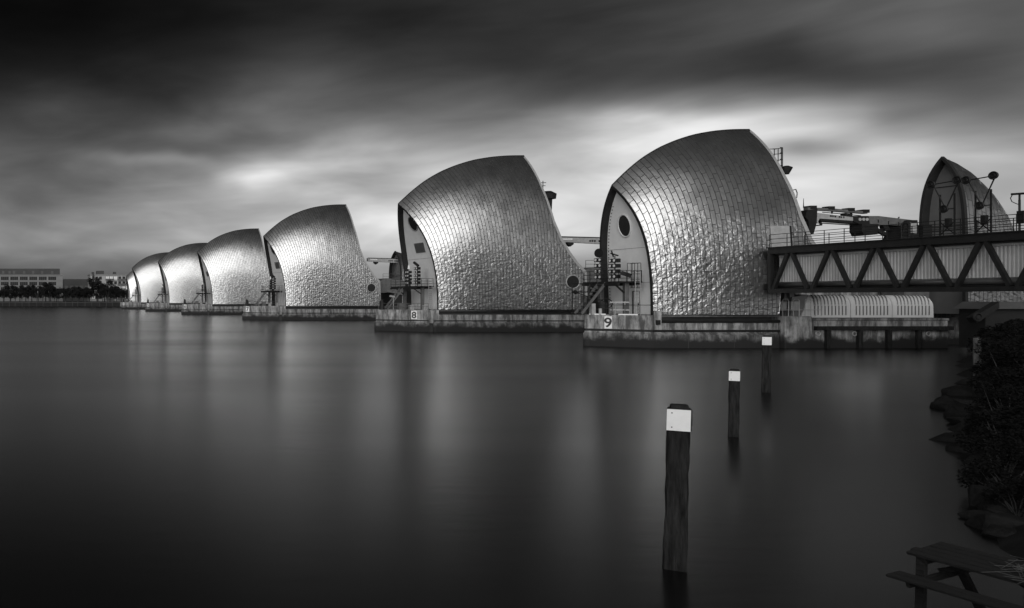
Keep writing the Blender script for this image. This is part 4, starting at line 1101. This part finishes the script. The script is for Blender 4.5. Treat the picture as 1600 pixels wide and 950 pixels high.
for Y in list(np.arange(20, 42, 2.0)) + list(np.arange(42, 86, 3.1)):
    for dpx in (1580, 1640) if Y < 60 else (1565, 1610):
        X = (dpx + q.uniform(-15, 15) - CX) * Y / F
        ey = edge_y(X)
        if ey < Y - .5: X += (Y - ey) * .9
        spots.append((X, Y))
i = 0
for (X, Y) in spots:
    z = land_z(X, Y)
    px = CX + F * X / Y
    if px > 1720: continue
    if 34 < Y < 53 and px < 1578: X += (1578 - px) * Y / F; z = land_z(X, Y)
    s_ = q.uniform(.7, 1.0) * (.45 + .55 * min(1, max(0, (Y - 18) / 22)))
    r = thing('bank_shrub', 'dark leafy shrub in the thicket growing along the right bank', 'shrub', (X, Y, max(z, .05)), q.uniform(0, 6.28), 'shrubs along the right bank')
    r.scale = (s_, s_, s_ * q.uniform(.85, 1.2))
    f_, t_ = shr[i % 5]; i += 1
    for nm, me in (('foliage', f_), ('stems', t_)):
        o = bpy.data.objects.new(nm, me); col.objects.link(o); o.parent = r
def rock_mesh(q):
    import bmesh
    bm = bmesh.new()
    for _ in range(26):
        d = Vector((q.gauss(0, 1), q.gauss(0, 1), q.gauss(0, .75))).normalized() * q.uniform(.75, 1.15); bm.verts.new((d.x, d.y * q.uniform(.7, 1), d.z * .7))
    bmesh.ops.convex_hull(bm, input=bm.verts)
    bmesh.ops.delete(bm, geom=[v for v in bm.verts if not v.link_faces], context='VERTS')
    bmesh.ops.bevel(bm, geom=list(bm.edges), offset=.05, segments=1, affect='EDGES')
    me = bpy.data.meshes.new('rock'); bm.to_mesh(me); bm.free(); me.materials.append(MATS['rock']); return me
rms = [rock_mesh(random.Random(k)) for k in range(5)]
q = random.Random(9)
rk = [(1486, 640, 1.0), (1478, 632, .7), (1500, 652, .9), (1502, 672, .7), (1506, 690, .9), (1520, 664, 1.0), (1512, 706, .6), (1540, 726, .8), (1556, 740, .9), (1565, 760, .7), (1545, 790, .62), (1535, 812, .42), (1572, 800, .8), (1585, 775, .9), (1560, 838, .5), (1590, 830, .8), (1503, 618, .8), (1515, 600, .9)]
for i, (px, py, s_) in enumerate(rk):
    Y = CAMZ * F / (py - CY); p = at(px, py, Y)
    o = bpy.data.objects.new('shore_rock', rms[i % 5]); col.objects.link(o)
    o.location = (p.x, p.y, .02); o.rotation_euler = (q.uniform(-.2, .2), q.uniform(-.2, .2), q.uniform(0, 6)); s_ *= q.uniform(.8, 1.1); o.scale = (s_, s_ * .8, s_ * q.uniform(.6, 1.0))
    if py > 780 and py < 800 and px < 1550:
        o.scale = (.55, .5, 1.1); tag(o, 'upright dark rock standing in the water above the picnic table', 'rock', 'rocks along the shore')
    else: tag(o, 'dark wet rock at the foot of the shrubs on the right shore', 'rock', 'rocks along the shore')

# ------------------------------------------------------------------ far bank
rw = thing('river_wall', 'low dark river wall with timber posts along the far bank', 'wall', (0, FB, 0))
MB().box(-400, 400, 0, .5, -2, 3.4).build('wall', 'river_wall', rw)
MB().box(-400, 400, -.25, -.01, 2.5, 2.9).build('waling', 'facade_dark', rw)
for i in range(22):
    x = -6 + i * 4.9 + uni(-.8, .8); MB().box(x - .2, x + .2, -.55, -.26, -1, 3.4 + uni(0, 1.2)).build('post', 'facade_dark', rw)
def building(name, label, x0, x1, y, z1, wm):
    r = thing(name, label, 'building', ((x0 + x1) / 2, y, 3.4)); w_ = (x1 - x0) / 2
    return r, w_
def fx(px, Y): return (px - CX) * Y / F
def fz(py, Y): return CAMZ + (CY - py) * Y / F
YB = 640.0
b1, w1 = building('office_building', 'long pale office block with a set-back dark roof storey at the left edge', -40, fx(98, YB), YB, 0, '')
zt_ = fz(430.5, YB) - 3.4; zr_ = fz(419.5, YB) - 3.4
cxb = b1.location.x
MB().box(-w1, w1, 0, 22, 0, zt_).build('wall', 'facade', b1)
MB().box(-w1 - .3, w1 + .3, -.4, 22, zt_ + .003, zt_ + .7).build('parapet', 'facade', b1)
rf = MB().box(-w1, w1 - 2, 3, 20, zt_ + .7, zr_).build('roof_storey', 'facade_dark', b1)
for px in (5, 15, 22, 38, 52, 66, 82):
    x = fx(px, YB) - cxb; m = MB().box(x - .9, x + .9, 2.93, 3.0, zt_ + 1.4, zt_ + 3.6).build('window', 'facade_grey', rf)
for row in range(4):
    z1_ = zt_ - .9 - row * 4.0; x = -w1 + 1.2
    while x + 5.6 < w1:
        o = MB().box(x, x + 6.0, -.06, .0, z1_ - 2.6, z1_).build('window', 'pane', b1)
        m = MB()
        for t in (1.5, 3, 4.5): m.box(x + t - .1, x + t + .1, -.12, -.06, z1_ - 2.6, z1_)
        m.build('mullion', 'facade_grey', o); x += 7.3
    MB().box(-w1, w1, -.25, 0, z1_ - 3.2, z1_ - 2.75).build('string_course', 'facade', b1)
b2, w2 = building('apartment_block', 'pale apartment block with balconies just left of the farthest hood', fx(141, YB), fx(208, YB), YB, 0, '')
cxb = b2.location.x; zt_ = fz(430, YB) - 3.4
MB().box(-w2, w2, 0, 18, 0, zt_).build('wall', 'facade_light', b2)
MB().box(-w2 - .4, w2 + .4, -.5, 18, zt_ + .004, zt_ + .8).build('roof_slab', 'facade', b2)
MB().box(fx(152, YB) - cxb, fx(163, YB) - cxb, 2, 9, zt_ + .8, fz(423, YB) - 3.4).build('plant_room', 'facade_dark', b2)
MB().box(fx(178, YB) - cxb, fx(182, YB) - cxb, 2, 6, zt_ + .8, zt_ + 2.6).build('chimney', 'facade_dark', b2)
MB().box(fx(144, YB) - cxb, fx(147, YB) - cxb, -.8, 4, zt_ - 1, zt_ + 2.4).build('stair_tower', 'facade_dark', b2)
for row in range(5):
    z1_ = zt_ - 1.0 - row * 3.7
    for px in (146, 151, 157, 168, 174, 180.5, 187, 193.5, 199):
        x = fx(px, YB) - cxb; o = MB().box(x - 1.0, x + 1.0, -.06, 0, z1_ - 2.4, z1_).build('window', 'pane' if (int(px) + row) % 3 else 'white_paint', b2)
        MB().box(x - .06, x + .06, -.1, -.06, z1_ - 2.4, z1_).build('mullion', 'facade_grey', o)
    for px in (171, 190): 
        x = fx(px, YB) - cxb; o = MB().box(x - 3.2, x + 3.2, -1.6, -.0, z1_ - 2.9, z1_ - 2.65).build('balcony', 'facade', b2); MB().box(x - 3.2, x + 3.2, -1.6, -1.52, z1_ - 2.65, z1_ - 1.7).build('balustrade', 'facade_grey', o)
b3, w3 = building('low_building', 'low dark building between the office block and the apartments', fx(99, 700), fx(140, 700), 700, 0, '')
MB().box(-w3, w3, 0, 14, 0, fz(436, 700) - 3.4).build('wall', 'facade_dark', b3)
for i in range(5): MB().box(-w3 + 1.5 + i * 4.2, -w3 + 3.8 + i * 4.2, -.06, 0, 9, 13).build('window', 'facade_grey', b3)

tm = []
for k in range(4):
    q = random.Random(200 + k); lm, L_ = leaf_cloud(q, 1500, 4.6, 4.6, 4.2, .55, 7.2, 12)
    t = twigs(q, L_, (0, 0, 2.5), .18); t.tube((0, 0, -.2), (0, 0, 3), .34, 7, .25)
    tm.append((lm.mesh('crown', 'foliage_far'), t.mesh('trunk', 'bark')))
q = random.Random(31); i = 0
for row, (Y, n, s0) in enumerate(((598, 24, .82), (610, 20, 1.12))):
    for k in range(n):
        px = -12 + (230 if row == 0 else 205) * (k + q.uniform(-.3, .3)) / n
        s_ = s0 * q.uniform(.8, 1.2)
        if row and 100 < px < 125: s_ *= .8
        if 150 < px < 165 and row: s_ *= 1.3
        r = thing('bank_tree', 'dark round tree in the row along the far bank', 'tree', (fx(px, Y), Y + q.uniform(-3, 3), 3.3), q.uniform(0, 6), 'trees along the far bank')
        r.scale = (s_, s_, s_)
        for nm, me in zip(('crown', 'trunk'), tm[i % 4]):
            o = bpy.data.objects.new(nm, me); col.objects.link(o); o.parent = r
        i += 1
